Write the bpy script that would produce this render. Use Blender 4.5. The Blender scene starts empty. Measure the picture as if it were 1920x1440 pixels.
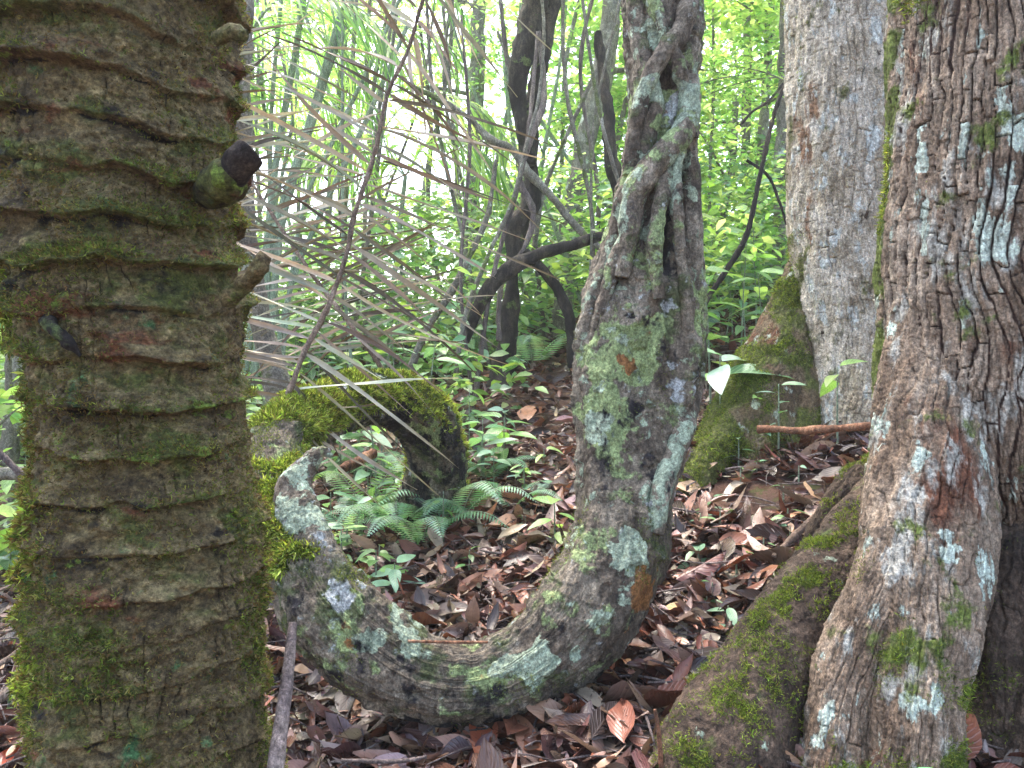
import bpy, math, random
import numpy as np
from mathutils import Vector
# ------------------------------------------------------------------ camera, world, sun, exposure
random.seed(4); RNG = np.random.default_rng(4)
scn = bpy.context.scene
COL = scn.collection
ZC = 1.2            # camera height
F = 1440.0          # focal length in pixels of the 1920x1440 photograph
cam_d = bpy.data.cameras.new('camera'); cam_d.lens = 27.0; cam_d.sensor_width = 36.0
cam_d.clip_start = 0.05; cam_d.clip_end = 2000
cam = bpy.data.objects.new('camera', cam_d); COL.objects.link(cam)
cam.location = (0, 0, ZC); cam.rotation_euler = (math.radians(90), 0, 0)
scn.camera = cam
SUN_EL, SUN_ROT = math.radians(62), math.radians(-25)     # overcast light from beyond the clearing
w = bpy.data.worlds.new('World'); scn.world = w; w.use_nodes = True
nt = w.node_tree; nt.nodes.clear()
sky = nt.nodes.new('ShaderNodeTexSky'); sky.sky_type = 'NISHITA'; sky.sun_disc = False
sky.sun_elevation = SUN_EL; sky.sun_rotation = SUN_ROT
sky.air_density = 1.0; sky.dust_density = 4.0; sky.ozone_density = 0.6; sky.altitude = 0
bg = nt.nodes.new('ShaderNodeBackground'); bg.inputs[1].default_value = 0.15
out = nt.nodes.new('ShaderNodeOutputWorld')
nt.links.new(sky.outputs[0], bg.inputs[0]); nt.links.new(bg.outputs[0], out.inputs[0])
sd = bpy.data.lights.new('sun', 'SUN'); sd.energy = 1.0; sd.angle = math.radians(40); sd.color = (1.0, 0.96, 0.9)
sun = bpy.data.objects.new('sun', sd); COL.objects.link(sun)
# sky sun_rotation: clockwise from +Y
sv = Vector((math.sin(SUN_ROT) * math.cos(SUN_EL), math.cos(SUN_ROT) * math.cos(SUN_EL), math.sin(SUN_EL)))
sun.location = sv * 30; sun.rotation_euler = (-sv).to_track_quat('-Z', 'Y').to_euler()
scn.view_settings.view_transform = 'Standard'; scn.view_settings.look = 'None'
scn.view_settings.exposure = 2.65; scn.view_settings.gamma = 1.0
scn.render.engine = 'CYCLES'
scn.cycles.max_bounces = 7; scn.cycles.transmission_bounces = 4; scn.cycles.diffuse_bounces = 4
scn.cycles.use_denoising = True

# ------------------------------------------------------------------ numpy helpers
def W(px, py, d):
    return np.array([(px - 960) / F * d, d, ZC - (py - 720) / F * d])
def _h(ix, iy, iz, seed):
    h = (ix.astype(np.uint32) * np.uint32(374761393) + iy.astype(np.uint32) * np.uint32(668265263)
         + iz.astype(np.uint32) * np.uint32(2246822519) + np.uint32(seed * 3266489917 & 0xffffffff))
    h = (h ^ (h >> np.uint32(13))) * np.uint32(1274126177)
    h = (h ^ (h >> np.uint32(16))) * np.uint32(2654435761)
    return (h >> np.uint32(8)).astype(np.float32) / 16777216.0
def vn(P, seed=0):
    """value noise 0..1 of points (...,3)"""
    P = np.asarray(P, dtype=np.float32)
    I = np.floor(P).astype(np.int64); f = P - I; f = f * f * f * (f * (f * 6 - 15) + 10)
    x, y, z = I[..., 0], I[..., 1], I[..., 2]; fx, fy, fz = f[..., 0], f[..., 1], f[..., 2]
    r = 0
    for a in (0, 1):
        wx = fx if a else 1 - fx
        for b in (0, 1):
            wy = fy if b else 1 - fy
            for c in (0, 1):
                wz = fz if c else 1 - fz
                r = r + wx * wy * wz * _h(x + a, y + b, z + c, seed)
    return r
def fbm(P, o=4, seed=0, g=0.5):
    """-1..1"""
    s = 0; a = 1; t = 0; P = np.asarray(P, dtype=np.float32)
    for i in range(o):
        s = s + a * (vn(P, seed + i * 7) * 2 - 1); t += a; a *= g; P = P * 2.03 + 11.3
    return s / t
def worley(u, v, seed=0, jit=0.9):
    iu = np.floor(u).astype(np.int64); iv = np.floor(v).astype(np.int64)
    f1 = np.full(u.shape, 9.0); f2 = np.full(u.shape, 9.0); idr = np.zeros(u.shape)
    z0 = np.zeros_like(iu)
    for a in (-1, 0, 1):
        for b in (-1, 0, 1):
            cu, cv = iu + a, iv + b
            pu = cu + 0.5 + jit * (_h(cu, cv, z0, seed) - 0.5); pv = cv + 0.5 + jit * (_h(cu, cv, z0 + 1, seed) - 0.5)
            d = np.hypot(pu - u, pv - v); rid = _h(cu, cv, z0 + 2, seed)
            nearer = d < f1
            f2 = np.where(nearer, f1, np.minimum(f2, d)); idr = np.where(nearer, rid, idr); f1 = np.where(nearer, d, f1)
    return f1, f2, idr
def strips(u, z, pw, ph, seed, wz=0, wv=0):
    cu = u / pw + wz; i = np.floor(cu).astype(np.int64); fu = cu - i; z0 = np.zeros_like(i)
    v = z / (ph * (0.55 + 0.9 * _h(i, z0, z0, seed))) + 9 * _h(i, z0, z0 + 1, seed) + wv + 40; j = np.floor(v).astype(np.int64); fv = v - j
    idr = _h(i, j, z0 + 2, seed); brk = _h(i, np.floor(v + 0.5).astype(np.int64), z0 + 3, seed)
    eu = np.minimum(fu, 1 - fu); ev = np.minimum(fv, 1 - fv) * ph / pw
    return eu, ev, idr, brk
def ss(a, b, x):
    t = np.clip((x - a) / (b - a), 0, 1); return t * t * (3 - 2 * t)
def unit(v):
    return v / np.maximum(np.linalg.norm(v, axis=-1, keepdims=True), 1e-9)
def catmull(C, n):
    """resample control rows (k,m) to n rows at even arc length of the first three columns"""
    C = np.asarray(C, float); E = np.vstack([2 * C[0] - C[1], C, 2 * C[-1] - C[-2]])
    k = len(C) - 1; t = np.linspace(0, k, max(n * 3, 40)); i = np.minimum(t.astype(int), k - 1); f = (t - i)[:, None]
    p0, p1, p2, p3 = E[i], E[i + 1], E[i + 2], E[i + 3]
    R = 0.5 * (2 * p1 + (p2 - p0) * f + (2 * p0 - 5 * p1 + 4 * p2 - p3) * f ** 2 + (3 * p1 - p0 - 3 * p2 + p3) * f ** 3)
    L = np.concatenate([[0], np.cumsum(np.linalg.norm(np.diff(R[:, :3], axis=0), axis=1))])
    q = np.linspace(0, L[-1], n)
    return np.stack([np.interp(q, L, R[:, j]) for j in range(R.shape[1])], 1)
def gridfaces(n, m, wrap=True, off=0):
    i = np.arange(n - 1)[:, None]; j = np.arange(m if wrap else m - 1)[None, :]; j2 = (j + 1) % m
    return np.stack([i * m + j + 0 * j2, i * m + j2, (i + 1) * m + j2, (i + 1) * m + j], -1).reshape(-1, 4) + off
def gridnormals(P, wrap=True):
    du = np.gradient(P, axis=0)
    dv = (np.roll(P, -1, 1) - np.roll(P, 1, 1)) if wrap else np.gradient(P, axis=1)
    return unit(np.cross(du, dv))

# ------------------------------------------------------------------ objects
def tag(o, label=None, cat=None, group=None, kind=None):
    if label: o['label'] = label
    if cat: o['category'] = cat
    if group: o['group'] = group
    if kind: o['kind'] = kind
    return o
def empty(name, loc, label, cat, group=None):
    o = bpy.data.objects.new(name, None); COL.objects.link(o); o.location = tuple(float(c) for c in loc)
    o.empty_display_size = 0.05
    return tag(o, label, cat, group)
def mk(name, V, Fc, mat, parent=None, attrs=None, col=None, uv=None, smooth=True, loc=None):
    """one mesh object; V in world space; parent = an empty or a part (also in world space)"""
    V = np.asarray(V, np.float32).reshape(-1, 3)
    org = np.zeros(3)
    p = parent
    while p is not None:
        org = org + np.array(p.location); p = p.parent
    if loc is not None: org = org + np.array(loc)
    V = V - org.astype(np.float32)
    me = bpy.data.meshes.new(name)
    Fs = Fc if isinstance(Fc, list) else [Fc]
    me.vertices.add(len(V)); me.vertices.foreach_set('co', V.ravel())
    lp = np.concatenate([f.ravel() for f in Fs]).astype(np.int32)
    cnt = np.concatenate([np.full(len(f), f.shape[1]) for f in Fs]); st = np.concatenate([[0], np.cumsum(cnt)[:-1]]).astype(np.int32)
    me.loops.add(len(lp)); me.loops.foreach_set('vertex_index', lp)
    me.polygons.add(len(cnt)); me.polygons.foreach_set('loop_start', st)
    me.update(calc_edges=True)
    if smooth: me.polygons.foreach_set('use_smooth', np.ones(len(cnt), bool))
    for k, a in (attrs or {}).items():
        at = me.attributes.new(k, 'FLOAT', 'POINT'); at.data.foreach_set('value', np.asarray(a, np.float32).ravel())
    if col is not None:
        c4 = np.ones((len(V), 4), np.float32); c4[:, :3] = col
        at = me.attributes.new('col', 'FLOAT_COLOR', 'POINT'); at.data.foreach_set('color', c4.ravel())
    if uv is not None:
        l = me.uv_layers.new(name='uv'); l.data.foreach_set('uv', np.asarray(uv, np.float32)[lp].ravel())
    me.materials.append(mat)
    o = bpy.data.objects.new(name, me); COL.objects.link(o)
    if parent is not None: o.parent = parent
    if loc is not None: o.location = tuple(float(c) for c in loc)
    return o
def copy_tree(o, parent=None):
    c = o.copy(); COL.objects.link(c); c.parent = parent
    for ch in o.children: copy_tree(ch, c)
    return c
def loft(C, n, m, k=0.5, front=(0, -1, 0)):
    """tube skeleton: C rows x,y,z,rw,rd (half width, half depth). theta=0 faces the viewer side"""
    R = catmull(C, n); P = R[:, :3]; T = unit(np.gradient(P, axis=0))
    f = np.tile(np.array(front, float), (n, 1)); Fv = unit(f - (f * T).sum(1, keepdims=True) * T); S = np.cross(Fv, T)
    u = np.linspace(-1, 1, m, endpoint=False); th = np.pi * u - k * np.sin(np.pi * u)
    D = np.cos(th)[None, :, None] * Fv[:, None] * 1.0; E = np.sin(th)[None, :, None] * S[:, None]
    return dict(c=P, R=R, th=th, F=D, S=E, T=T, n=n, m=m)
def loft_pts(L, r=None, rad=1.0):
    R = L['R']; rw = R[:, 3][:, None, None]; rd = R[:, 4][:, None, None]
    O = (L['F'] * rd + L['S'] * rw)
    if r is not None: O = O * r[..., None]
    return L['c'][:, None] + O, unit(O)
def capped(P, wrap=True):
    n, m = P.shape[:2]
    V = np.vstack([P.reshape(-1, 3), P[0].mean(0), P[-1].mean(0)]); Fq = gridfaces(n, m)
    j = np.arange(m); a = np.stack([(j + 1) % m, j, np.full(m, n * m)], 1); b = np.stack([(n - 1) * m + j, (n - 1) * m + (j + 1) % m, np.full(m, n * m + 1)], 1)
    return V, [Fq, a, b]
def pad2(a): a = np.asarray(a, np.float32).ravel(); return np.concatenate([a, a[:1], a[-1:]])
def leaves(pos, D, N, L, Wd, col, curl=0.1, fold=0.2, nu=4, flat=False, shape=0.75, wave=0.0, roll=0.0):
    """many leaf blades: returns V,F,col,uv. pos,D,N (k,3); L,Wd,curl,fold scalars or (k,)"""
    k = len(pos); pos = np.asarray(pos, float)
    A = lambda x: np.broadcast_to(np.asarray(x, float), (k,))[:, None, None]
    D = unit(np.asarray(D, float)); N = unit(N - (N * D).sum(1, keepdims=True) * D); B = np.cross(N, D)
    u = np.linspace(0, 1, nu + 1); wid = np.sin(np.pi * u ** shape) ** 0.85; wid[0] = 0.05; wid[-1] = 0.0
    v = np.array([-1, 1.0]) if flat else np.array([-1, 0, 1.0])
    U = u[None, :, None]; Vv = v[None, None, :]; Wi = wid[None, :, None]
    av = np.abs(Vv)
    if flat: av = av * 0
    ph = RNG.random(k)[:, None, None] * 6.28
    z = -A(curl) * A(L) * U ** 2 + A(fold) * av * Wi * A(Wd) / 2 + A(wave) * A(Wd) * np.sin(U * 9 + ph + Vv) * av
    x = U * A(L) + 0 * Vv; y = Vv * Wi * A(Wd) / 2 + A(roll) * A(L) * U ** 2
    P = pos[:, None, None] + x[..., None] * D[:, None, None] + y[..., None] * B[:, None, None] + z[..., None] * N[:, None, None]
    a, b = len(u), len(v); g = gridfaces(a, b, False)
    Fq = (g[None] + (np.arange(k) * a * b)[:, None, None]).reshape(-1, 4)
    C = np.repeat(np.asarray(col, float).reshape(-1, 3) if np.ndim(col) > 1 else np.tile(col, (k, 1)), a * b, axis=0)
    uv = np.tile(np.stack(np.broadcast_arrays(u[:, None], (v * 0.5 + 0.5)[None]), -1).reshape(-1, 2), (k, 1))
    return P.reshape(-1, 3), Fq, C, uv
def merge(parts):
    V = []; Fq = []; C = []; U = []; o = 0
    for p in parts:
        V.append(p[0]); Fq.append(p[1] + o); o += len(p[0])
        if len(p) > 2: C.append(p[2]); U.append(p[3])
    return (np.vstack(V), np.vstack(Fq)) + ((np.vstack(C), np.vstack(U)) if C else ())
def tube(C, n=12, m=8, rough=0.0, seed=0):
    """C rows x,y,z,r -> V, faces ; plain little tube with uneven radius"""
    C = np.asarray(C, float); C5 = np.column_stack([C, C[:, 3]])
    d = C[-1, :3] - C[0, :3]; fr = (0, -1, 0) if abs(d[1]) < 0.85 * np.linalg.norm(d) else (0, 0, 1)
    L = loft(C5, n, m, 0, fr); P, O = loft_pts(L)
    if rough: P = P + O * (fbm(P * (0.35 / max(C[:, 3].mean(), 1e-3)), 3, seed) * rough * C[:, 3].mean())[..., None]
    n_, m_ = P.shape[:2]; V, Fs = capped(P)
    return V, Fs
def mergef(parts):
    V = []; Q = []; T = []; o = 0
    for v, fs in parts:
        V.append(v)
        for f in fs: (Q if f.shape[1] == 4 else T).append(f + o)
        o += len(v)
    return np.vstack(V), [np.vstack(Q), np.vstack(T)]
def lin(*c):
    c = np.array(c, float) / 255.0; return tuple(np.where(c < 0.04045, c / 12.92, ((c + 0.055) / 1.055) ** 2.4))
def rand_col(k, cols, jit=0.15, p=None):
    cols = np.array(cols); i = RNG.choice(len(cols), k, p=p); return np.clip(cols[i] * (1 + jit * RNG.normal(size=(k, 1))) * (1 + 0.06 * RNG.normal(size=(k, 3))), 0.002, 1)

# ------------------------------------------------------------------ ground height
SOIL = (0.90, 2.85)
def G(x, y):
    x = np.asarray(x, float); y = np.asarray(y, float)
    yy = np.where(y < 9, y, 9 + 1.2 * np.tanh((y - 9) / 1.2) - 0.09 * np.maximum(y - 10, 0))
    yy = np.maximum(yy, -8)
    xl = np.where(x < 0, 7 * np.tanh(x / 7), 5 * np.tanh(x / 5))
    h = ZC - 0.85 + 0.19 * (yy - 1.7) + 0.17 * xl
    h = h - 0.05 * ss(0.5, 3.5, -x) * ss(2, 5, y) * 4 * ss(14, 3, y)
    far = ss(20, 60, np.hypot(x, y)); h = h * (1 - far) - 2.0 * far
    P = np.stack([x, y, 0 * x], -1)
    h = h + 0.05 * fbm(P * 1.1, 3, 5) + 0.02 * fbm(P * 5, 3, 9)
    h = h + 0.17 * np.exp(-((x - 1.25) / .75) ** 2 - ((y - 3.55) / .75) ** 2) + 0.045 * np.clip(y - 4, 0, 5) * (1 - far)
    return h

# ------------------------------------------------------------------ materials
class NB:
    def __init__(s, name):
        s.m = bpy.data.materials.new(name); s.m.use_nodes = True; s.t = s.m.node_tree; s.t.nodes.clear()
        s.out = s.n('ShaderNodeOutputMaterial'); s.tc = s.n('ShaderNodeTexCoord')
    def n(s, k, **kw):
        x = s.t.nodes.new(k)
        for a, b in kw.items(): setattr(x, a, b)
        return x
    def put(s, sock, v):
        if isinstance(v, bpy.types.NodeSocket): s.t.links.new(v, sock)
        elif isinstance(v, (tuple, list, np.ndarray)):
            v = [float(q) for q in v]
            sock.default_value = v if len(v) == len(sock.default_value) else (v + [1.0])[:len(sock.default_value)]
        else: sock.default_value = v
    def vec(s, sc=(1, 1, 1), warp=0, wscale=6):
        m = s.n('ShaderNodeMapping'); s.put(m.inputs[0], s.tc.outputs['Object']); s.put(m.inputs['Scale'], sc); o = m.outputs[0]
        if warp:
            nz = s.n('ShaderNodeTexNoise'); s.put(nz.inputs['Vector'], o); nz.inputs['Scale'].default_value = wscale; nz.inputs['Detail'].default_value = 3
            a = s.n('ShaderNodeVectorMath', operation='MULTIPLY_ADD'); s.put(a.inputs[0], nz.outputs['Color']); s.put(a.inputs[1], (warp,) * 3); s.put(a.inputs[2], o); o = a.outputs[0]
        return o
    def noise(s, scale, detail=5, rough=0.6, vec=None, dist=0):
        x = s.n('ShaderNodeTexNoise'); s.put(x.inputs['Vector'], vec if vec else s.tc.outputs['Object'])
        x.inputs['Scale'].default_value = scale; x.inputs['Detail'].default_value = detail; x.inputs['Roughness'].default_value = rough; x.inputs['Distortion'].default_value = dist
        return x.outputs[0]
    def voro(s, scale, vec=None, feature='F1', out=0, rnd=1.0):
        x = s.n('ShaderNodeTexVoronoi', feature=feature); s.put(x.inputs['Vector'], vec if vec else s.tc.outputs['Object']); x.inputs['Scale'].default_value = scale
        return x.outputs[out]
    def math(s, op, a, b=0.0, c=0.0, clamp=False):
        x = s.n('ShaderNodeMath', operation=op, use_clamp=clamp); s.put(x.inputs[0], a); s.put(x.inputs[1], b)
        if len(x.inputs) > 2: s.put(x.inputs[2], c)
        return x.outputs[0]
    def step(s, a, lo, hi):
        x = s.n('ShaderNodeMapRange', interpolation_type='SMOOTHSTEP'); s.put(x.inputs[0], a); s.put(x.inputs[1], lo); s.put(x.inputs[2], hi); return x.outputs[0]
    def ramp(s, f, stops):
        x = s.n('ShaderNodeValToRGB'); s.put(x.inputs[0], f); e = x.color_ramp.elements
        while len(e) < len(stops): e.new(0.5)
        for q, (p, c) in zip(e, stops): q.position = p; q.color = tuple(float(z) for z in c) + (1,)
        return x.outputs[0]
    def mix(s, f, a, b, bt='MIX'):
        x = s.n('ShaderNodeMix', data_type='RGBA', blend_type=bt); s.put(x.inputs[0], f); s.put(x.inputs[6], a); s.put(x.inputs[7], b); return x.outputs[2]
    def attr(s, name, o='Fac'):
        x = s.n('ShaderNodeAttribute', attribute_name=name); return x.outputs[o]
    def bump(s, h, st=0.5, dist=0.01, nrm=None):
        x = s.n('ShaderNodeBump'); s.put(x.inputs['Height'], h); x.inputs['Strength'].default_value = st; x.inputs['Distance'].default_value = dist
        if nrm: s.put(x.inputs['Normal'], nrm)
        return x.outputs[0]
    def bsdf(s, col, rough=0.8, nrm=None, spec=0.35, trans=None, tcol=None, sheen=0):
        p = s.n('ShaderNodeBsdfPrincipled'); s.put(p.inputs['Base Color'], col); s.put(p.inputs['Roughness'], rough); p.inputs['Specular IOR Level'].default_value = spec
        if nrm: s.put(p.inputs['Normal'], nrm)
        o = p.outputs[0]
        if trans:
            t = s.n('ShaderNodeBsdfTranslucent'); s.put(t.inputs[0], tcol); mx = s.n('ShaderNodeMixShader'); s.put(mx.inputs[0], trans)
            s.put(mx.inputs[1], o); s.put(mx.inputs[2], t.outputs[0]); o = mx.outputs[0]
        s.put(s.out.inputs[0], o); return s.m

def bark(name, base, layers=(), stretch=1.0, bumps=(), crack=None, rough=0.85, bsc=9.0, moss=None):
    """base: ramp stops over noise; layers: (colour a, colour b, scale, threshold, soft, attr name, weight, zstretch)"""
    b = NB(name); v = b.vec((1, 1, stretch), 0.05, 8)
    c = b.ramp(b.noise(bsc, 9, 0.74, v), base)
    h = b.noise(45, 6, 0.7, v)
    for (ca, cb, sc, th, soft, at, wt, zs) in layers:
        vv = b.vec((1, 1, zs), 0.04, 14)
        f = b.noise(sc, 9, 0.62, vv)
        if at: f = b.math('MULTIPLY_ADD', b.attr(at), wt * 0.62, f)
        f = b.step(f, th, th + soft)
        lc = b.mix(b.noise(70, 4, 0.7), ca, cb)
        c = b.mix(f, c, lc); h = b.math('MULTIPLY_ADD', f, 0.25, h)
    if crack: c = b.mix(b.step(b.attr('crack'), 0.2, 0.9), c, crack)
    # speckle
    sp = b.noise(150, 4, 0.85); c = b.mix(1.0, c, b.ramp(sp, [(0.30, (0.30,) * 3), (0.5, (1,) * 3), (0.70, (2.0,) * 3)]), 'MULTIPLY')
    sp = b.noise(48, 6, 0.75, v); c = b.mix(1.0, c, b.ramp(sp, [(0.30, (0.45,) * 3), (0.5, (1,) * 3), (0.70, (1.75,) * 3)]), 'MULTIPLY')
    nr = b.bump(h, 0.9, 0.012)
    nr = b.bump(b.noise(190, 4, 0.75, v), 0.9, 0.005, nr)
    for (sc, zs, st, ds) in bumps: nr = b.bump(b.noise(sc, 5, 0.7, b.vec((1, 1, zs), 0.03, 10)), st, ds, nr)
    return b.bsdf(c, rough, nr, 0.25)
def leafmat(name, trans=0.4, rough=0.45, tmul=(2.0, 2.0, 0.9), veins=12, vst=0.25, spec=0.5, spots=None, midrib=None, bst=0.3):
    b = NB(name); c = b.attr('col', 'Color')
    uv = b.n('ShaderNodeUVMap'); sx = b.n('ShaderNodeSeparateXYZ'); b.put(sx.inputs[0], uv.outputs[0]); u, v = sx.outputs[0], sx.outputs[1]
    av = b.math('ABSOLUTE', b.math('SUBTRACT', v, 0.5))
    ph = b.math('MULTIPLY_ADD', u, float(veins), b.math('MULTIPLY', av, -float(veins) * 0.55))
    vein = b.step(b.math('ABSOLUTE', b.math('SUBTRACT', b.math('FRACT', ph), 0.5)), 0.0, 0.22)
    rib = b.step(av, 0.01, 0.05); hh = b.math('MULTIPLY', vein, rib)
    n = b.noise(25, 4, 0.6)
    cc = b.mix(1.0, c, b.ramp(n, [(0.3, (0.75,) * 3), (0.7, (1.25,) * 3)]), 'MULTIPLY')
    if midrib: cc = b.mix(b.math('MULTIPLY', b.math('SUBTRACT', 1.0, hh), vst), cc, midrib)
    if spots: cc = b.mix(b.step(b.noise(60, 5, 0.7), 0.58, 0.68), cc, spots)
    nr = b.bump(hh, bst, 0.004)
    if trans:
        return b.bsdf(cc, rough, nr, spec, trans, b.mix(1.0, cc, tmul, 'MULTIPLY'))
    return b.bsdf(cc, rough, nr, spec)

M = {}
M['palm'] = bark('mossy_palm_bark', [(0.30, lin(40, 34, 25)), (0.43, lin(94, 80, 55)), (0.55, lin(124, 109, 74)), (0.70, lin(168, 146, 108))],
    [(lin(98, 100, 52), lin(70, 76, 38), 9, 0.505, 0.12, 'moss', 0.22, 1.6), (lin(128, 84, 58), lin(98, 62, 42), 6.3, 0.58, 0.08, 'rust', 0.07, 2.2),
     (lin(62, 96, 60), lin(84, 122, 76), 14, 0.62, 0.10, 'teal', 0.12, 1.2), (lin(28, 25, 22), lin(46, 40, 34), 12, 0.57, 0.12, 'dark', 0.3, 1.8),
     (lin(130, 150, 66), lin(100, 122, 48), 21, 0.64, 0.06, 'moss', 0.12, 1.0), (lin(150, 158, 142), lin(190, 190, 180), 33, 0.74, 0.02, None, 0, 1)], 1.6,
    [(60, 0.35, 0.5, 0.01)], crack=lin(30, 24, 18))
M['vine'] = bark('liana_bark', [(0.28, lin(40, 35, 30)), (0.44, lin(88, 78, 66)), (0.56, lin(124, 114, 98)), (0.72, lin(166, 154, 136))],
    [(lin(92, 98, 62), lin(70, 76, 50), 9, 0.55, 0.10, 'moss', 0.2, 1), (lin(148, 160, 112), lin(118, 134, 86), 8, 0.56, 0.05, 'green', 0.35, 1),
     (lin(164, 174, 152), lin(132, 146, 120), 11, 0.575, 0.03, 'lich', 0.35, 1), (lin(188, 190, 186), lin(156, 160, 156), 18, 0.62, 0.07, 'pale', 0.3, 1),
     (lin(150, 104, 62), lin(120, 84, 50), 8, 0.66, 0.05, 'rust', 0.4, 1), (lin(34, 32, 34), lin(52, 48, 48), 12, 0.60, 0.08, 'dark', 0.4, .8)], 0.45,
    [(38, 0.3, 0.6, 0.015)], crack=lin(36, 30, 26))
M['plate'] = bark('plated_bark', [(0.28, lin(66, 52, 42)), (0.44, lin(116, 98, 80)), (0.56, lin(146, 128, 108)), (0.72, lin(184, 170, 150))],
    [(lin(112, 74, 54), lin(92, 60, 44), 6, 0.59, 0.10, 'rust', 0.1, 0.35), (lin(186, 182, 168), lin(150, 146, 134), 14, 0.55, 0.08, 'pale', 0.16, 0.35),
     (lin(172, 186, 166), lin(198, 206, 192), 17, 0.60, 0.04, 'lich', 0.3, 0.45), (lin(108, 120, 56), lin(82, 94, 44), 9, 0.58, 0.08, 'moss', 0.35, 1)], 0.3,
    [(60, 0.12, 0.7, 0.012), (120, 0.3, 0.4, 0.006)], crack=lin(52, 34, 26))
M['pale'] = bark('pale_flaky_bark', [(0.28, lin(100, 84, 64)), (0.42, lin(156, 142, 120)), (0.55, lin(190, 178, 158)), (0.72, lin(216, 208, 194))],
    [(lin(146, 112, 84), lin(120, 92, 70), 7, 0.62, 0.08, 'rust', 0.15, 0.4), (lin(206, 206, 198), lin(178, 182, 172), 15, 0.56, 0.08, 'lich', 0.2, 0.5),
     (lin(104, 104, 60), lin(80, 80, 46), 10, 0.57, 0.12, 'moss', 0.3, 0.8), (lin(62, 50, 40), lin(80, 66, 52), 12, 0.64, 0.04, None, 0, 0.4)], 0.5,
    [(50, 0.5, 0.8, 0.02)], crack=lin(78, 62, 48))
M['palebase'] = bark('mossy_buttress_bark', [(0.28, lin(52, 42, 32)), (0.42, lin(94, 78, 58)), (0.55, lin(120, 104, 80)), (0.72, lin(160, 148, 124))],
    [(lin(112, 78, 54), lin(92, 62, 44), 6, 0.57, 0.08, 'rust', 0.3, 0.5), (lin(196, 200, 184), lin(160, 170, 146), 13, 0.60, 0.06, 'lich', 0.2, 0.6),
     (lin(100, 104, 52), lin(74, 78, 40), 7, 0.48, 0.12, 'moss', 0.3, 0.8)], 0.5, [(50, 0.5, 0.8, 0.02)], crack=lin(60, 44, 34))
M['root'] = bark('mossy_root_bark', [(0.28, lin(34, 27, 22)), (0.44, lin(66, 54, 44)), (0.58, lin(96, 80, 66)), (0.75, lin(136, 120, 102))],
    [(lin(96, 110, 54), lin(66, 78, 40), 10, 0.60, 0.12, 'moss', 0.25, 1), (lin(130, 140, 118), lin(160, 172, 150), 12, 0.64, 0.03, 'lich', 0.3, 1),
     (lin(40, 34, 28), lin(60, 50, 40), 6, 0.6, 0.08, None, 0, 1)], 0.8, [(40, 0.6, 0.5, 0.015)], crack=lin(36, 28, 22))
M['darkbark'] = bark('dark_wet_bark', [(0.3, lin(18, 16, 15)), (0.5, lin(44, 38, 34)), (0.7, lin(98, 86, 74))],
    [(lin(92, 104, 60), lin(70, 80, 46), 9, 0.60, 0.05, None, 0, 1)], 0.4, bsc=5)
M['greybark'] = bark('grey_mottled_bark', [(0.25, lin(66, 60, 52)), (0.5, lin(116, 110, 98)), (0.75, lin(170, 166, 154))],
    [(lin(104, 112, 70), lin(84, 92, 52), 3, 0.55, 0.05, None, 0, 1), (lin(190, 196, 184), lin(170, 176, 160), 6, 0.62, 0.03, None, 0, 1)], 0.6, bsc=5)
M['stick'] = bark('weathered_stick', [(0.35, lin(60, 52, 50)), (0.5, lin(104, 92, 88)), (0.65, lin(150, 136, 126))], [], 0.2, bsc=8)
M['redstick'] = bark('reddish_stick', [(0.35, lin(58, 40, 32)), (0.5, lin(132, 92, 68)), (0.65, lin(170, 138, 110))], [], 0.5, bsc=14)
M['cane'] = bark('green_cane', [(0.3, lin(96, 108, 84)), (0.55, lin(136, 148, 124)), (0.75, lin(170, 178, 158))], [], 0.3, bsc=4)
M['drystalk'] = bark('dry_palm_stalk', [(0.3, lin(70, 56, 48)), (0.5, lin(116, 98, 84)), (0.7, lin(170, 152, 134))], [], 0.3, bsc=10)
M['leaf'] = leafmat('tree_leaf', 0.55, 0.4, (2.0, 1.95, 1.5), 8, 0.25, midrib=lin(150, 180, 90))
M['herb'] = leafmat('glossy_seedling_leaf', 0.3, 0.32, (1.8, 1.9, 0.9), 9, 0.45, 0.6, midrib=lin(170, 200, 150))
M['fern'] = leafmat('fern_frond', 0.35, 0.5, (1.8, 1.9, 0.9), 1, 0.1)
M['moss'] = leafmat('moss_tuft', 0.32, 0.8, (1.45, 1.45, 0.8), 1, 0.0, 0.1, bst=0)
M['dead'] = leafmat('fallen_brown_leaf', 0.08, 0.30, (1.5, 1.2, 0.9), 14, 0.18, 0.5, spots=lin(60, 44, 38), midrib=lin(140, 104, 80), bst=0.25)
M['litter'] = leafmat('litter_leaf', 0.05, 0.26, (1.5, 1.2, 0.9), 10, 0.10, 0.5, spots=lin(52, 40, 36), midrib=lin(150, 118, 96), bst=0.35)
M['straw'] = leafmat('dry_palm_leaflet', 0.12, 0.6, (1.2, 1.1, 0.9), 1, 0.1, 0.3)
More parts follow.
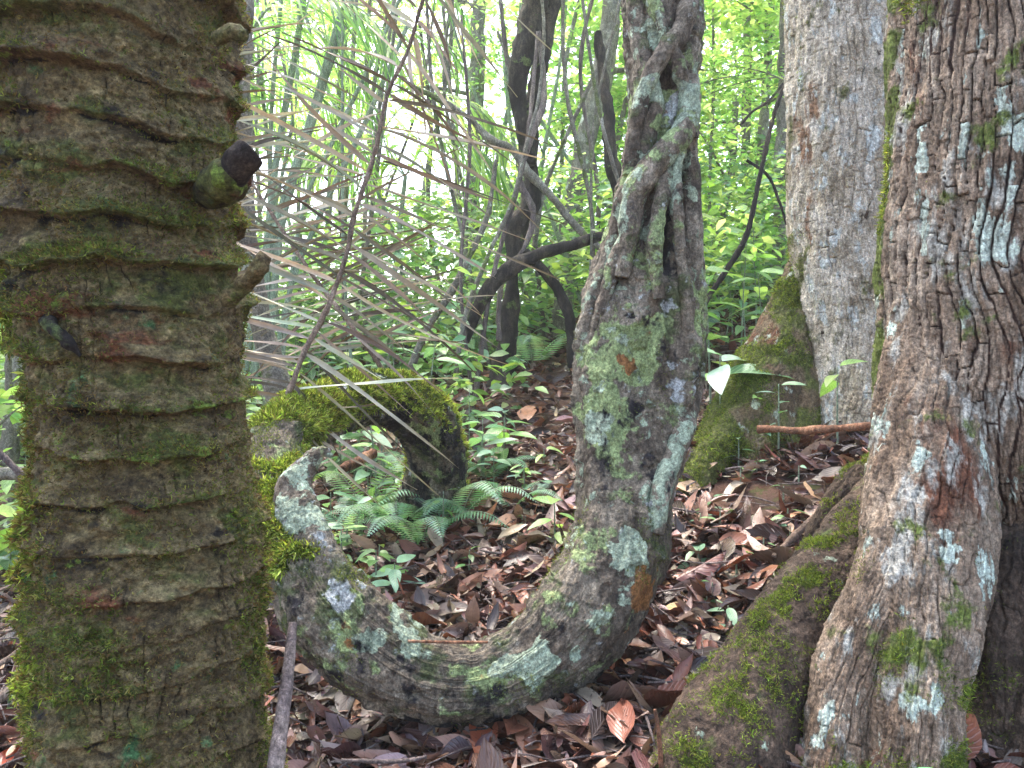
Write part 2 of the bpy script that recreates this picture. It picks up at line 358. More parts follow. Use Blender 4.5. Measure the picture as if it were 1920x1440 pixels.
def soil():
    b = NB('forest_soil'); v = b.vec((1, 1, 1), 0.1, 4)
    c = b.ramp(b.noise(7, 8, 0.7, v), [(0.3, lin(40, 29, 24)), (0.5, lin(84, 60, 46)), (0.7, lin(116, 86, 66))])
    lf = b.voro(26, b.vec((1, 1, 1), 0.12, 9), out=1)
    hs = b.n('ShaderNodeSeparateColor'); b.put(hs.inputs[0], lf)
    c = b.mix(0.45, c, b.ramp(hs.outputs[0], [(0, lin(54, 38, 32)), (0.4, lin(96, 68, 56)), (0.7, lin(124, 98, 84)), (1, lin(46, 36, 32))]))
    gm = b.step(b.math('MULTIPLY_ADD', b.attr('moss'), 0.3, b.noise(9, 6, 0.7)), 0.66, 0.74); c = b.mix(gm, c, lin(82, 84, 46))
    nr = b.bump(b.noise(30, 8, 0.75, v), 0.9, 0.03); nr = b.bump(b.noise(150, 5, 0.7), 0.6, 0.005, nr)
    return b.bsdf(c, 0.9, nr, 0.2)
M['soil'] = soil()

# ------------------------------------------------------------------ ground
def build_ground():
    n = 520; t = np.linspace(-1, 1, n)
    gx = 0.4 + 3.2 * np.sinh(t * 4.3) / 1.0 * 0.45; gy = 2.6 + 3.2 * np.sinh(t * 4.3) * 0.45
    X, Y = np.meshgrid(gx, gy, indexing='ij'); Z = G(X, Y)
    Z = Z + 0.010 * fbm(np.stack([X * 22, Y * 22, 0 * X], -1), 3, 3) * ss(12, 6, np.hypot(X, Y))
    P = np.stack([X, Y, Z], -1)
    m = 0.35 * ss(1.2, 0.3, np.hypot((X - SOIL[0]) / 0.35, (Y - SOIL[1]) / 0.3))
    o = mk('ground', P, gridfaces(n, n, False), M['soil'], attrs={'moss': m})
    tag(o, kind='structure')
build_ground()

# ------------------------------------------------------------------ moss
MOSS_BRIGHT = [lin(156, 172, 72), lin(124, 144, 56), lin(178, 188, 98), lin(88, 104, 42), lin(112, 104, 60)]
MOSS_OLIVE = [lin(108, 120, 50), lin(86, 100, 42), lin(130, 138, 66), lin(66, 80, 34)]
MOSS_BROWN = [lin(110, 90, 56), lin(90, 78, 48), lin(126, 118, 70)]
def moss(P, N, mask, count, L, cols, parent, blades=4, droop=0.0, name='moss', wd=0.22, lift=0.0, stand=0.7):
    P = P.reshape(-1, 3); N = N.reshape(-1, 3); mk_ = np.clip(mask.reshape(-1), 0, 1)
    if mk_.sum() <= 0: return
    i = RNG.choice(len(P), count, p=mk_ / mk_.sum())
    s = 0.6 + 0.8 * vn(P[i] * 14, 77)
    pos = np.repeat(P[i] + N[i] * lift + RNG.normal(size=(count, 3)) * 0.003, blades, 0); nn = np.repeat(N[i], blades, 0)
    kk = len(pos); D = unit(nn * stand + RNG.normal(size=(kk, 3)) * 0.55 + np.array([0, 0, -droop]))
    ln = L * np.repeat(s, blades) * RNG.uniform(0.5, 1.3, kk)
    c = np.repeat(rand_col(count, cols, 0.22), blades, 0)
    v, f, c, uv = leaves(pos, D, RNG.normal(size=(kk, 3)), ln, ln * wd, c, 0.25, 0, 2, True, 0.6)
    o = mk(name, v, f, M['moss'], parent, col=c, uv=uv); o['kind'] = 'stuff'
    return o
def blob(P, spots):
    """mask from (px,py,d,radius m) spots"""
    r = np.zeros(P.shape[:-1])
    nz = fbm(P * 22, 4, 301) * 1.1 + fbm(P * 9, 2, 302) * 0.5
    for (px, py, d, rad) in spots: r = np.maximum(r, ss(1.35, 0.35, np.linalg.norm(P - W(px, py, d), axis=-1) / rad + nz))
    return r

# ------------------------------------------------------------------ left palm trunk
def px_ctrl(rows, depth_ratio=1.0):
    """rows px,py,half width px,depth [, ratio of depth radius]"""
    out = []
    for r in rows:
        p = W(r[0], r[1], r[3]); hw = r[2] / F * r[3]; out.append([*p, hw, hw * (r[4] if len(r) > 4 else depth_ratio)])
    return out
def build_palm():
    D = 1.12
    C = px_ctrl([(190, -260, 245, D), (198, -100, 240, D), (210, 0, 232, D), (220, 300, 204, D), (235, 500, 202, D), (262, 700, 188, D), (278, 900, 190, D), (290, 1100, 194, D), (296, 1300, 197, D), (300, 1440, 204, D), (322, 1800, 245, D), (325, 2150, 300, D)])
    root = empty('palm_tree', (C[-1][0], D, G(C[-1][0], D)), 'thick mossy trunk with ringed brown bark filling the left of the picture', 'tree')
    L = loft(C, 1150, 460); P, O = loft_pts(L)
    th = L['th'][None]; z = P[..., 2]; Q = P.copy(); 
    warp = fbm(Q * np.array([5, 5, 2.5]), 4, 2) * 0.85 + 0.10 * np.sin(th * 2 + 1)
    ph = z / 0.062 + warp
    k = np.floor(ph); saw = ph - k
    amp = 0.25 + 1.15 * (0.6 + 0.4 * ss(0.75, 1.25, z)) * ss(0.15, 0.7, vn(np.stack([k * 3.7, th * 1.4 + k * 0, 0 * k], -1), 8)) 
    led = ss(0, 0.08, saw) * (0.75 * (1 - saw) ** 3.0 + 0.25 * (1 - saw)) * amp
    left = ss(-0.6, -1.3, th) + 0 * z
    r = 0.021 * (led - 0.3) + 0.013 * fbm(Q * 10, 4, 21) + 0.009 * fbm(Q * np.array([40, 40, 55]), 4, 31) + 0.004 * fbm(Q * 130, 2, 33)
    r = r + left * (1 + 0.8 * ss(1.15, 1.4, z)) * (0.020 * np.abs(fbm(Q * 17, 3, 41)) + 0.018 * fbm(Q * 8, 3, 43))
    # vertical hair cracks
    eu, ev, idr, brk = strips(th * 0.17, z, 0.02, 0.1, 9, fbm(Q * 12, 3, 5) * 1.2)
    cr = ss(0.07, 0.0, eu) * ss(0.55, 0.65, vn(Q * np.array([18, 18, 14]), 6)); r = r - 0.005 * cr
    P = P + O * r[..., None]; N = gridnormals(P)
    if (N * O).sum() < 0: N = -N
    ml = ss(0.45, 0.75, 0.55 * vn(Q * 9, 61) + 0.35 * led + 0.25 * left)
    V, Fs = capped(P)
    at = dict(moss=ml, dark=ss(0.9, 1.0, saw) * 0.6 + 0.5 * blob(P, [(60, 200, 1.05, .05), (40, 440, 1.05, .05), (420, 620, 1.0, .07), (300, 960, .95, .05)]), crack=cr * 0.9,  # dark: bark blotches, plus the shadow under each ledge painted in
              teal=blob(P, [(230, 330, .96, .03), (180, 780, .96, .045), (240, 650, .96, .03), (230, 1370, .96, .05)]), rust=blob(P, [(150, 650, .96, .06), (190, 1180, .96, .07), (380, 60, .96, .05), (260, 900, .95, .04)]))
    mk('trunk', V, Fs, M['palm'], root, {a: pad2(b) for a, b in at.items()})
    front = np.cos(th) > -0.55
    up = N[..., 2]
    m1 = ml * (0.15 + ss(-0.1, 0.6, up)) * front
    moss(P, N, m1, 30000, 0.006, MOSS_OLIVE + MOSS_BROWN, root, 3)
    moss(P, N, front * (0.15 + ss(0.35, 0.6, vn(Q * 13, 67))), 44000, 0.0045, MOSS_OLIVE[:2] + MOSS_BROWN * 3 + [lin(70, 56, 38)], root, 3, wd=.35)
    m2 = left * ss(0.40, 0.62, vn(Q * 11, 62)) * front
    moss(P, N, m2, 34000, 0.009, MOSS_OLIVE + MOSS_BROWN + MOSS_BRIGHT[:2], root, 4, 0.2, wd=.3)
    m2b = left * ss(0.42, 0.6, vn(Q * 15, 63)) * front * ss(1.2, 1.4, z)
    moss(P, N, m2b, 20000, 0.013, MOSS_BRIGHT + MOSS_OLIVE[:1], root, 4, 0.3, wd=.25)
    rt = ss(0.9, 1.5, th) * ss(0.4, 0.6, vn(Q * 10, 64)) * (0.3 + ss(1.3, 0.4, z)) + 0 * z
    moss(P, N, rt, 16000, 0.006, MOSS_OLIVE + MOSS_BROWN, root, 3, wd=.3)
    m3 = (ss(1.0, 0.5, z)) * ss(0.5, 0.66, vn(Q * 7, 66)) * front
    moss(P, N, m3, 16000, 0.006, MOSS_OLIVE + [MOSS_BRIGHT[3]], root, 3, wd=.3)
    # broken leaf-base stubs
    for pts, s in (([(408, 352, 20, 1.04), (426, 334, 27, 1.0), (447, 312, 31, .985), (466, 293, 31, .975), (472, 287, 28, .975)], 1), ([(425, 560, 20, 1.04), (462, 530, 17, 1.02), (480, 505, 16, 1.0), (500, 478, 9, 1.0)], 2),
                   ([(405, 75, 15, 1.0), (432, 58, 14, .98), (458, 66, 9, .97)], 3), ([(80, 590, 8, .98), (100, 615, 13, .96), (125, 640, 12, .96), (150, 668, 5, .965)], 4)):
        c = [[*W(a, b, d), h / F * d] for a, b, h, d in pts]
        if s == 1:
            v, f = tube([[*W(396, 366, 1.06), .022], [*W(414, 348, 1.03), .0255], [*W(432, 329, 1.0), .0235], [*W(440, 320, 1.0), .018]], 60, 50, 1.1, 8); mk('stub_collar', v, f, M['palm'], root, {'moss': np.ones(len(v)), 'dark': np.full(len(v), .3)})
        v, f = tube(c, 90, 60, 0.45 if s == 1 else 0.9, s); mk('leaf_stub', v, f, M['darkbark'] if s in (1, 4) else M['palm'], root)
build_palm()

# ------------------------------------------------------------------ the looping liana
def build_liana():
    rows = [(1252, -330, 78, 2.25, .9), (1250, -150, 78, 2.24, .9), (1249, 0, 78, 2.22, .9), (1245, 100, 72, 2.2, .9), (1240, 180, 62, 2.2, .9), (1237, 300, 65, 2.19, .9), (1229, 400, 78, 2.18, .85), (1217, 500, 94, 2.17, .75),
            (1205, 600, 111, 2.15, .65), (1196, 700, 115, 2.13, .6), (1185, 800, 105, 2.1, .6), (1172, 900, 88, 2.06, .7), (1165, 980, 86, 2.02, .8), (1146, 1058, 92, 1.98, .8), (1098, 1148, 95, 1.93, .8), (1020, 1225, 84, 1.9, .85),
            (905, 1280, 68, 1.87, 1), (795, 1272, 72, 1.87, 1), (693, 1220, 84, 1.88, .9), (615, 1143, 82, 1.9, .9), (568, 1062, 70, 1.95, .9), (535, 985, 58, 2.02, .9), (512, 900, 46, 2.15, .9), (515, 840, 50, 2.32, .9), (548, 806, 54, 2.5, .9),
            (610, 772, 52, 2.7, .9), (688, 748, 47, 2.9, 1), (758, 760, 50, 3.05, 1), (802, 803, 53, 3.18, 1), (818, 860, 53, 3.28, 1), (814, 915, 60, 3.38, 1), (808, 970, 80, 3.44, 1), (800, 1060, 120, 3.5, 1)]
    C = px_ctrl(rows)
    root = empty('liana', (C[-1][0], C[-1][1], G(C[-1][0], C[-1][1])), 'huge lichen patched woody vine hanging in a loop and arching back into the ground', 'vine')
    n = 1900; L = loft(C, n, 400); th = L['th'][None, :]; Cc = L['c']
    pyv = 720 - (Cc[:, 2] - ZC) / Cc[:, 1] * F      # picture height of each section, used only to place features along the stem
    leg = np.arange(n) < np.argmax(Cc[:, 2] < ZC - 0.7) if (Cc[:, 2] < ZC - 0.7).any() else np.ones(n, bool)
    y1 = np.where(np.arange(n) < n * 0.55, pyv, 1300)[:, None]
    # braided upper part: strands as overlapping circles in the cross section
    ys = [-400, 0, 120, 230, 330, 420, 520, 650, 900]
    str_ = [([200, 150, 110, 80, 10, -70, -95, -110, -120], 0.50, 0.50), ([40, 0, -40, -75, -85, -100, -130, -150, -160], 0.46, 0.56),
            ([-60, -100, -120, -170, -230, -270, -285, -290, -290], 0.42, 0.60), ([120, 95, 60, 30, -30, -20, 0, 0, 0], 0.40, 0.50)]
    rr = np.zeros((n, L['m']))
    lobes = []
    for a, o, ra in str_:
        ang = np.radians(np.interp(y1, ys, a)); dl = th - ang
        q = ra ** 2 - (o * np.sin(dl)) ** 2; r = np.where(q > 0, o * np.cos(dl) + np.sqrt(np.maximum(q, 0)), 0.35); lobes.append(r)
    S = np.stack(lobes); K = 14.0; rr = np.log(np.exp(K * S).sum(0)) / K
    wst = ss(680, 380, y1)
    wlow = ss(250, 650, y1) * ss(1250, 900, y1)
    # broad strap grooves on the body of the leg and U
    groove = 0.07 * np.cos(5 * th + y1 * 0.004) + 0.05 * np.cos(3 * th - y1 * 0.006 + 1.1) + 0.035 * np.cos(11 * th + y1 * 0.022 + 2 * np.sin(y1 * .012)) * ss(900, 700, y1)
    body = 1 + groove * (0.6 + 0.6 * wlow)
    r = body * (1 - wst) + rr * wst
    # long dark hollow in the front of the leg and a seam down the right side
    hol = np.exp(-((th - np.radians(np.interp(y1, [200, 480, 540], [40, 12, 10]))) / 0.16) ** 2) * ss(180, 300, y1) * ss(545, 500, y1); r = r - 0.30 * hol
    sm = np.exp(-((th - np.radians(np.interp(y1, [520, 700, 900, 1000], [10, 30, 42, 50]))) / 0.10) ** 2) * ss(500, 560, y1) * ss(1010, 900, y1); r = r - 0.09 * sm
    sm2 = np.exp(-((th + np.radians(np.interp(y1, [380, 520, 640], [20, 45, 60]))) / 0.12) ** 2) * ss(350, 420, y1) * ss(700, 600, y1); r = r - 0.10 * sm2
    P, O = loft_pts(L, r); Q = P.copy()
    al = (np.arange(n) / n * 9)[:, None] + 0 * th     # length along the stem
    Su = np.stack([th * 6 + 0 * al, al * 1.6, 0 * al], -1)
    fine = fbm(np.stack([np.cos(th) * 4 + 0 * al, np.sin(th) * 4 + 0 * al, al * 2.2], -1), 4, 51)
    d = 0.012 * fbm(Q * 8, 4, 52) + 0.008 * fine + 0.005 * fbm(Q * 40, 3, 53) + 0.0025 * fbm(Q * 120, 2, 54)
    ridg = 1 - np.abs(fbm(np.stack([np.cos(th) * 9 + 0 * al, np.sin(th) * 9 + 0 * al, al * 1.5], -1), 3, 55)) * 2
    d = d + 0.004 * (ss(0.5, 1, ridg)) * ss(1050, 1200, y1)
    d = d + 0.004 * ss(0.55, 0.62, vn(Q * 16, 58)) * ss(0.35, 0.6, vn(Q * 60, 59)) + 0.006 * ss(0.6, 0.75, vn(Q * 26, 60))
    P = P + O * d[..., None]; N = gridnormals(P)
    if (N * O).sum() < 0: N = -N
    V, Fs = capped(P)
    arch = ((np.arange(n) > n * 0.74)[:, None] + 0 * th)
    s_ = (np.arange(n) / n)[:, None]
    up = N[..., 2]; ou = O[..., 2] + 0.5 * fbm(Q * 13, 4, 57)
    at = dict(
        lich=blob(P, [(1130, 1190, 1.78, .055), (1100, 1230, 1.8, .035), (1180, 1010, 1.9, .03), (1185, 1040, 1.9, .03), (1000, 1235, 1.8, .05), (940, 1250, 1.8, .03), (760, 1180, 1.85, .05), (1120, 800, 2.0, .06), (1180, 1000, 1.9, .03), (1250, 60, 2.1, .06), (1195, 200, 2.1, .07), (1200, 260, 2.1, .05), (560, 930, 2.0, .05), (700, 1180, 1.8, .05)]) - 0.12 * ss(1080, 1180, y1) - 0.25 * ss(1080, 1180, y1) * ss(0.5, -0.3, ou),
        pale=blob(P, [(1290, 700, 2.05, .06), (1265, 760, 2.05, .04), (1265, 820, 2.0, .03), (1185, 595, 2.05, .02), (1290, 140, 2.1, .05), (1260, 200, 2.1, .045), (1245, 890, 2.0, .025), (1220, 370, 2.1, .02), (1205, 340, 2.1, .02), (640, 740, 2.75, .06), (700, 722, 2.9, .05), (650, 1120, 1.85, .05), (600, 1010, 1.95, .04)]),
        green=blob(P, [(1150, 650, 2.05, .07), (1110, 640, 2.05, .05), (1260, 545, 2.1, .05), (1250, 610, 2.1, .07), (1240, 225, 2.1, .07), (1190, 690, 2.05, .06), (1300, 620, 2.1, .06), (1130, 790, 2.0, .09)]),
        rust=blob(P, [(1215, 1120, 1.9, .07), (1240, 960, 1.98, .04), (1170, 680, 2.05, .025), (1270, 100, 2.1, .03), (1190, 380, 2.1, .03)]),
        dark=0.5 * blob(P, [(1170, 560, 2.08, .07), (1130, 560, 2.08, .06), (1160, 500, 2.08, .05), (1220, 880, 2.0, .04), (1140, 890, 1.98, .05), (1250, 480, 2.1, .05), (1190, 760, 2.02, .04)]) + 0.5 * hol + 0.34 * ss(1080, 1230, y1) * (1 - arch) * ss(0.7, -0.1, ou) + arch * ss(0.35, -0.1, ou) * 0.6,  # dark bark patches, plus shade painted on the undersides of loop and arch
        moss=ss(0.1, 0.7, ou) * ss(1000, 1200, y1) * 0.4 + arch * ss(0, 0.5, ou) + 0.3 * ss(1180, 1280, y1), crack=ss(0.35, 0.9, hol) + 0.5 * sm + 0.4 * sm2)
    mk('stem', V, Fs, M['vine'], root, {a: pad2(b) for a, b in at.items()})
    # bright feathery moss on the arch and the left shoulder
    a1 = ss(0.38, 0.7, up) * (s_ > 0.70) * (s_ < 0.93) * ss(0.30, 0.5, vn(Q * 9, 71)) * (1 - blob(P, [(640, 745, 2.75, .07), (700, 730, 2.9, .06)]) * 0.85)
    moss(P, N, a1, 15000, 0.020, MOSS_BRIGHT, root, 5, 0.15, 'moss')
    a2 = (blob(P, [(520, 1000, 1.95, .08), (560, 1020, 1.9, .06), (540, 1060, 1.9, .05), (500, 900, 2.1, .09), (520, 840, 2.2, .1), (540, 800, 2.4, .1)])) * ss(0.3, 0.5, vn(Q * 12, 72))
    moss(P, N, a2, 14000, 0.020, MOSS_BRIGHT + MOSS_OLIVE[:2], root, 5, 0.45, 'moss')
    a3 = ss(0.52, 0.7, vn(Q * 8, 73)) * ss(900, 1100, y1) * (s_ < 0.75) * ss(-0.5, 0.3, up) + 0.25 * ss(0.6, 0.7, vn(Q * 8, 74)) * (y1 > 550)
    moss(P, N, a3, 14000, 0.006, MOSS_OLIVE, root, 3)
    # climbing strand crossing the front of the twisted neck, the ridge on its left shoulder
    for k, (pts, sc) in enumerate([([(1296, 150, 18, 2.12), (1290, 225, 22, 2.09), (1258, 275, 25, 2.07), (1215, 325, 25, 2.06), (1185, 375, 23, 2.06), (1180, 440, 17, 2.06), (1165, 520, 14, 2.06)], 1),
                      ([(1190, -150, 20, 2.16), (1195, 60, 18, 2.14), (1215, 130, 16, 2.1), (1225, 200, 20, 2.1), (1195, 300, 24, 2.12), (1182, 350, 22, 2.12), (1150, 470, 20, 2.14), (1115, 560, 20, 2.14), (1095, 640, 18, 2.13)], 2),
                      ([(1300, -60, 16, 2.12), (1285, 40, 18, 2.10), (1240, 110, 18, 2.08), (1205, 180, 16, 2.08), (1190, 260, 14, 2.09), (1180, 330, 10, 2.1)], 5),
                      ([(1205, -120, 12, 2.13), (1225, 0, 14, 2.10), (1262, 100, 15, 2.09), (1290, 190, 13, 2.10), (1300, 260, 9, 2.11)], 6),
                      ([(1275, 270, 10, 2.07), (1268, 360, 12, 2.06), (1276, 470, 12, 2.06), (1290, 590, 10, 2.06), (1285, 680, 6, 2.07)], 7),
                      ([(1200, 330, 14, 2.07), (1185, 420, 16, 2.07), (1150, 500, 15, 2.08), (1125, 590, 13, 2.09), (1112, 660, 8, 2.1)], 8),
                      ([(1255, 310, 12, 2.08), (1235, 400, 15, 2.04), (1228, 470, 13, 2.03), (1235, 560, 10, 2.03)], 3),
                      ([(1293, 200, 14, 2.14), (1298, 330, 17, 2.13), (1302, 480, 17, 2.12), (1312, 620, 15, 2.12), (1306, 720, 16, 2.11), (1278, 810, 20, 2.04), (1245, 900, 20, 1.98), (1225, 1000, 18, 1.95)], 4)]):
        c = px_ctrl([(a, b, h, d) for a, b, h, d in pts]); LL = loft(c, 420, 60); P2, O2 = loft_pts(LL)
        P2 = P2 + O2 * (0.011 * fbm(P2 * 13, 3, 81 + k) + 0.004 * fbm(P2 * 60, 3, 83))[..., None]
        V2, F2 = capped(P2); mk('strand', V2, F2, M['vine'], root, {'lich': pad2(0.35 * vn(P2 * 9, 85)), 'green': pad2(blob(P2, [(1265, 235, 2.07, .05)]))})
    # pale knobbly stump of a broken side shoot at the left shoulder
    c = px_ctrl([(670, 1150, 16, 1.88, .7), (628, 1085, 32, 1.89, .7), (588, 1020, 42, 1.915, .7), (556, 960, 42, 1.95, .7), (552, 915, 34, 1.98, .7), (568, 880, 24, 2.0, .8), (590, 856, 15, 2.02, 1), (606, 846, 9, 2.03, 1), (622, 856, 4, 2.03, 1)])
    LL = loft(c, 500, 80); P3, O3 = loft_pts(LL); P3 = P3 + O3 * (0.010 * fbm(P3 * 16, 4, 91) + 0.006 * np.abs(fbm(P3 * 30, 3, 95)) + 0.003 * fbm(P3 * 90, 2, 92))[..., None]
    V3, F3 = capped(P3); mk('side_shoot', V3, F3, M['vine'], root, {'lich': pad2(0.45 + 0 * P3[..., 0]), 'pale': pad2(0.35 + 0 * P3[..., 0])})
build_liana()

# ------------------------------------------------------------------ right-hand trees
def bark_loft(rows, n, m, seed, plate=1.0, pw=0.024, ph=0.10, lobes=None, low=1.0):
    C = px_ctrl(rows); L = loft(C, n, m); th = L['th'][None]; P, O = loft_pts(L)
    if lobes is not None: P, O = loft_pts(L, lobes(L))
    R = L['R'][:, 3].mean(); Q = P.copy(); z = L['c'][:, 2][:, None] + 0 * th
    u = th * R; wz = fbm(Q * np.array([7, 7, 4]), 3, seed) * 0.9; wv = fbm(Q * np.array([12, 12, 5]), 3, seed + 1)
    eu, ev, idr, brk = strips(u, z, pw, ph, seed, wz * 2.0 + 0.9 * fbm(Q * np.array([16, 16, 0.8]), 2, seed + 12) + 0.22 * fbm(Q * np.array([40, 40, 24]), 3, seed + 2), wv * 0.35)
    g1, g2, idg, bk2 = strips(u, z, pw * 0.43, ph * 0.55, seed + 3, wz * 3 + 0.5 * fbm(Q * 45, 2, seed + 9), wv)
    cw = 0.03 + 0.17 * vn(Q * np.array([14, 14, 5]), seed + 4)
    c1 = ss(0, 1, eu / cw) * np.where(brk > 0.35, ss(0.0, 0.09, ev), 1); c2 = ss(0, 0.3, g1) * ss(0, 0.12, g2)
    lossy = ss(0.52, 0.62, vn(Q * np.array([7, 7, 4]), seed + 8))      # places where the plates have flaked away
    d = plate * (0.0125 * c1 * (0.4 + 0.8 * idr) * (1 - 0.7 * lossy) + 0.0045 * c2 * (0.3 + idg) - 0.008) + 0.016 * fbm(Q * np.array([9, 9, 2.5]), 3, seed + 5) + 0.006 * fbm(Q * np.array([60, 60, 11]), 3, seed + 6) + 0.0025 * fbm(Q * 110, 2, seed + 7)
    P = P + O * d[..., None]; N = gridnormals(P)
    if (N * O).sum() < 0: N = -N
    return L, P, N, O, Q, dict(crack=np.clip((1 - c1) * 0.9 + 0.35 * (1 - c2) + 0.25 * lossy, 0, 1) * min(plate, 1), plateid=idr)
def build_right_tree():
    root = empty('rainforest_tree', (1.13, 1.85, G(1.13, 1.85)), 'broad trunk with flaking vertical bark plates and roots at the right edge of the picture', 'tree')
    L, P, N, O, Q, at = bark_loft([(1890, -330, 196, 1.78), (1888, -100, 196, 1.78), (1885, 0, 194, 1.78), (1882, 300, 198, 1.78), (1876, 600, 212, 1.79), (1874, 780, 212, 1.8), (1885, 900, 190, 1.84), (1900, 1050, 170, 1.88), (1905, 1250, 165, 1.9), (1910, 1500, 180, 1.92), (1915, 1800, 220, 1.95)], 1050, 420, 3)
    z = P[..., 2]; th = L['th'][None] + 0 * z
    V, Fs = capped(P)
    A = dict(crack=at['crack'], rust=0.5 * (at['plateid'] > 0.7) + blob(P, [(1780, 620, 1.55, .12), (1820, 480, 1.55, .12), (1760, 380, 1.55, .08)]), pale=0.5 * (at['plateid'] < 0.3) + 0.4 * ss(-0.9, -1.3, th),
             lich=0.55 * (np.abs(at['plateid'] - 0.5) < 0.06) + blob(P, [(1890, 250, 1.55, .06), (1860, 420, 1.55, .05), (1710, 90, 1.55, .05), (1800, 200, 1.5, .03), (1740, 640, 1.5, .05), (1790, 660, 1.5, .03), (1880, 330, 1.55, .05)]), moss=ss(1.55, 1.75, -th) * 0.8)
    mk('trunk', V, Fs, M['plate'], root, {a: pad2(b) for a, b in A.items()})
    moss(P, N, ss(-1.15, -1.5, th) * ss(0.45, 0.6, vn(Q * 8, 5)) * (np.abs(th) < 2), 5000, 0.010, MOSS_BRIGHT[1:] + MOSS_OLIVE, root, 3)
    def lobe(rows, seed, plate, pwh=(0.024, 0.1), mossw=1.0, n=700, m=220, mat='plate', lich=(), mcount=9000, mlen=0.007, top=False, msp=()):
        L, P, N, O, Q, at = bark_loft(rows, n, m, seed, plate, *pwh)
        V, Fs = capped(P); z = P[..., 2]; up = N[..., 2]
        mm = ss(0.50, 0.72, 0.6 * vn(Q * 7, seed) + 0.4 * vn(Q * 21, seed + 1)) * ((0.04 + 0.28 * ss(0.35, 0.85, up)) if top else 0.6 * ss(ZC - 0.25, ZC - 0.5, z)) * mossw
        if msp: mm = np.maximum(mm, blob(P, msp))
        A = dict(crack=at['crack'], moss=mm * 0.8, lich=blob(P, lich) if lich else 0 * z, rust=0.6 * vn(Q * 5, seed + 2), pale=0.2 + 0 * z)
        mk('buttress_root', V, Fs, M[mat], root, {a: pad2(b) for a, b in A.items()})
        moss(P, N, mm * (0.25 + ss(-0.2, 0.7, up)), mcount, mlen, MOSS_OLIVE + MOSS_BRIGHT[1:2], root, 3)
    lobe([(1800, 380, 60, 1.80, .6), (1782, 560, 100, 1.76, .7), (1768, 720, 112, 1.72, .75), (1752, 850, 114, 1.67, .8), (1742, 1000, 116, 1.61, .8), (1738, 1100, 112, 1.57, .8), (1732, 1200, 92, 1.53, .9), (1714, 1310, 78, 1.50, 1), (1703, 1440, 78, 1.47, 1), (1695, 1600, 88, 1.44, 1), (1690, 1900, 120, 1.4, 1)], 13, 0.55, (0.022, 0.12),
         lich=[(1760, 760, 1.52, .04), (1720, 820, 1.52, .035), (1660, 900, 1.5, .035), (1680, 960, 1.5, .03), (1720, 1050, 1.45, .04), (1800, 1010, 1.47, .04), (1790, 1060, 1.47, .02), (1650, 1040, 1.5, .035), (1720, 1320, 1.4, .03), (1700, 700, 1.55, .035), (1720, 640, 1.55, .03)])
    lobe([(1720, 880, 40, 1.64), (1680, 1000, 52, 1.6), (1645, 1110, 58, 1.58), (1610, 1200, 64, 1.57), (1580, 1313, 62, 1.55), (1565, 1440, 66, 1.52), (1555, 1600, 85, 1.48), (1540, 1900, 120, 1.45)], 23, 0.45, (0.02, 0.12), 1.0)
    lobe([(1950, 780, 60, 1.78), (1932, 900, 72, 1.72), (1918, 1050, 80, 1.66), (1905, 1250, 86, 1.60), (1900, 1440, 100, 1.54), (1895, 1800, 150, 1.46)], 33, 0.5, (0.03, 0.14), 0.4, mat='root', mcount=3000)  # this lobe and the next: dark root bark stands in for recess shade
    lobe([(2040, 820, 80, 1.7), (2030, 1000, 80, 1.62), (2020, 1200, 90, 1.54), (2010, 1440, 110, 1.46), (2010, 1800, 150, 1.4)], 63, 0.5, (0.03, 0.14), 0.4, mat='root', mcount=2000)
    lobe([(1700, 880, 45, 2.05), (1650, 955, 62, 1.98), (1590, 1045, 74, 1.88), (1510, 1155, 84, 1.76), (1430, 1270, 92, 1.67), (1375, 1380, 112, 1.6), (1345, 1500, 135, 1.56), (1320, 1700, 170, 1.52)], 43, 0.12, (0.04, 0.1), 1.0, 800, 260, 'root', [(1570, 935, 2, .02)], 9000, 0.008, True,
         msp=[(1500, 1080, 1.72, .05), (1455, 1130, 1.70, .04), (1420, 1160, 1.68, .035), (1370, 1300, 1.55, .05), (1400, 1340, 1.52, .04), (1475, 1110, 1.7, .04), (1540, 1020, 1.82, .03), (1290, 1420, 1.5, .05)])
    lobe([(1700, 860, 40, 2.1), (1640, 900, 46, 2.16), (1590, 940, 44, 2.2), (1552, 985, 36, 2.22), (1530, 1060, 40, 2.24)], 53, 0.1, (0.04, 0.1), 0.3, 260, 120, 'root', [(1572, 932, 2.1, .02)], 1500, 0.008, True)
build_right_tree()
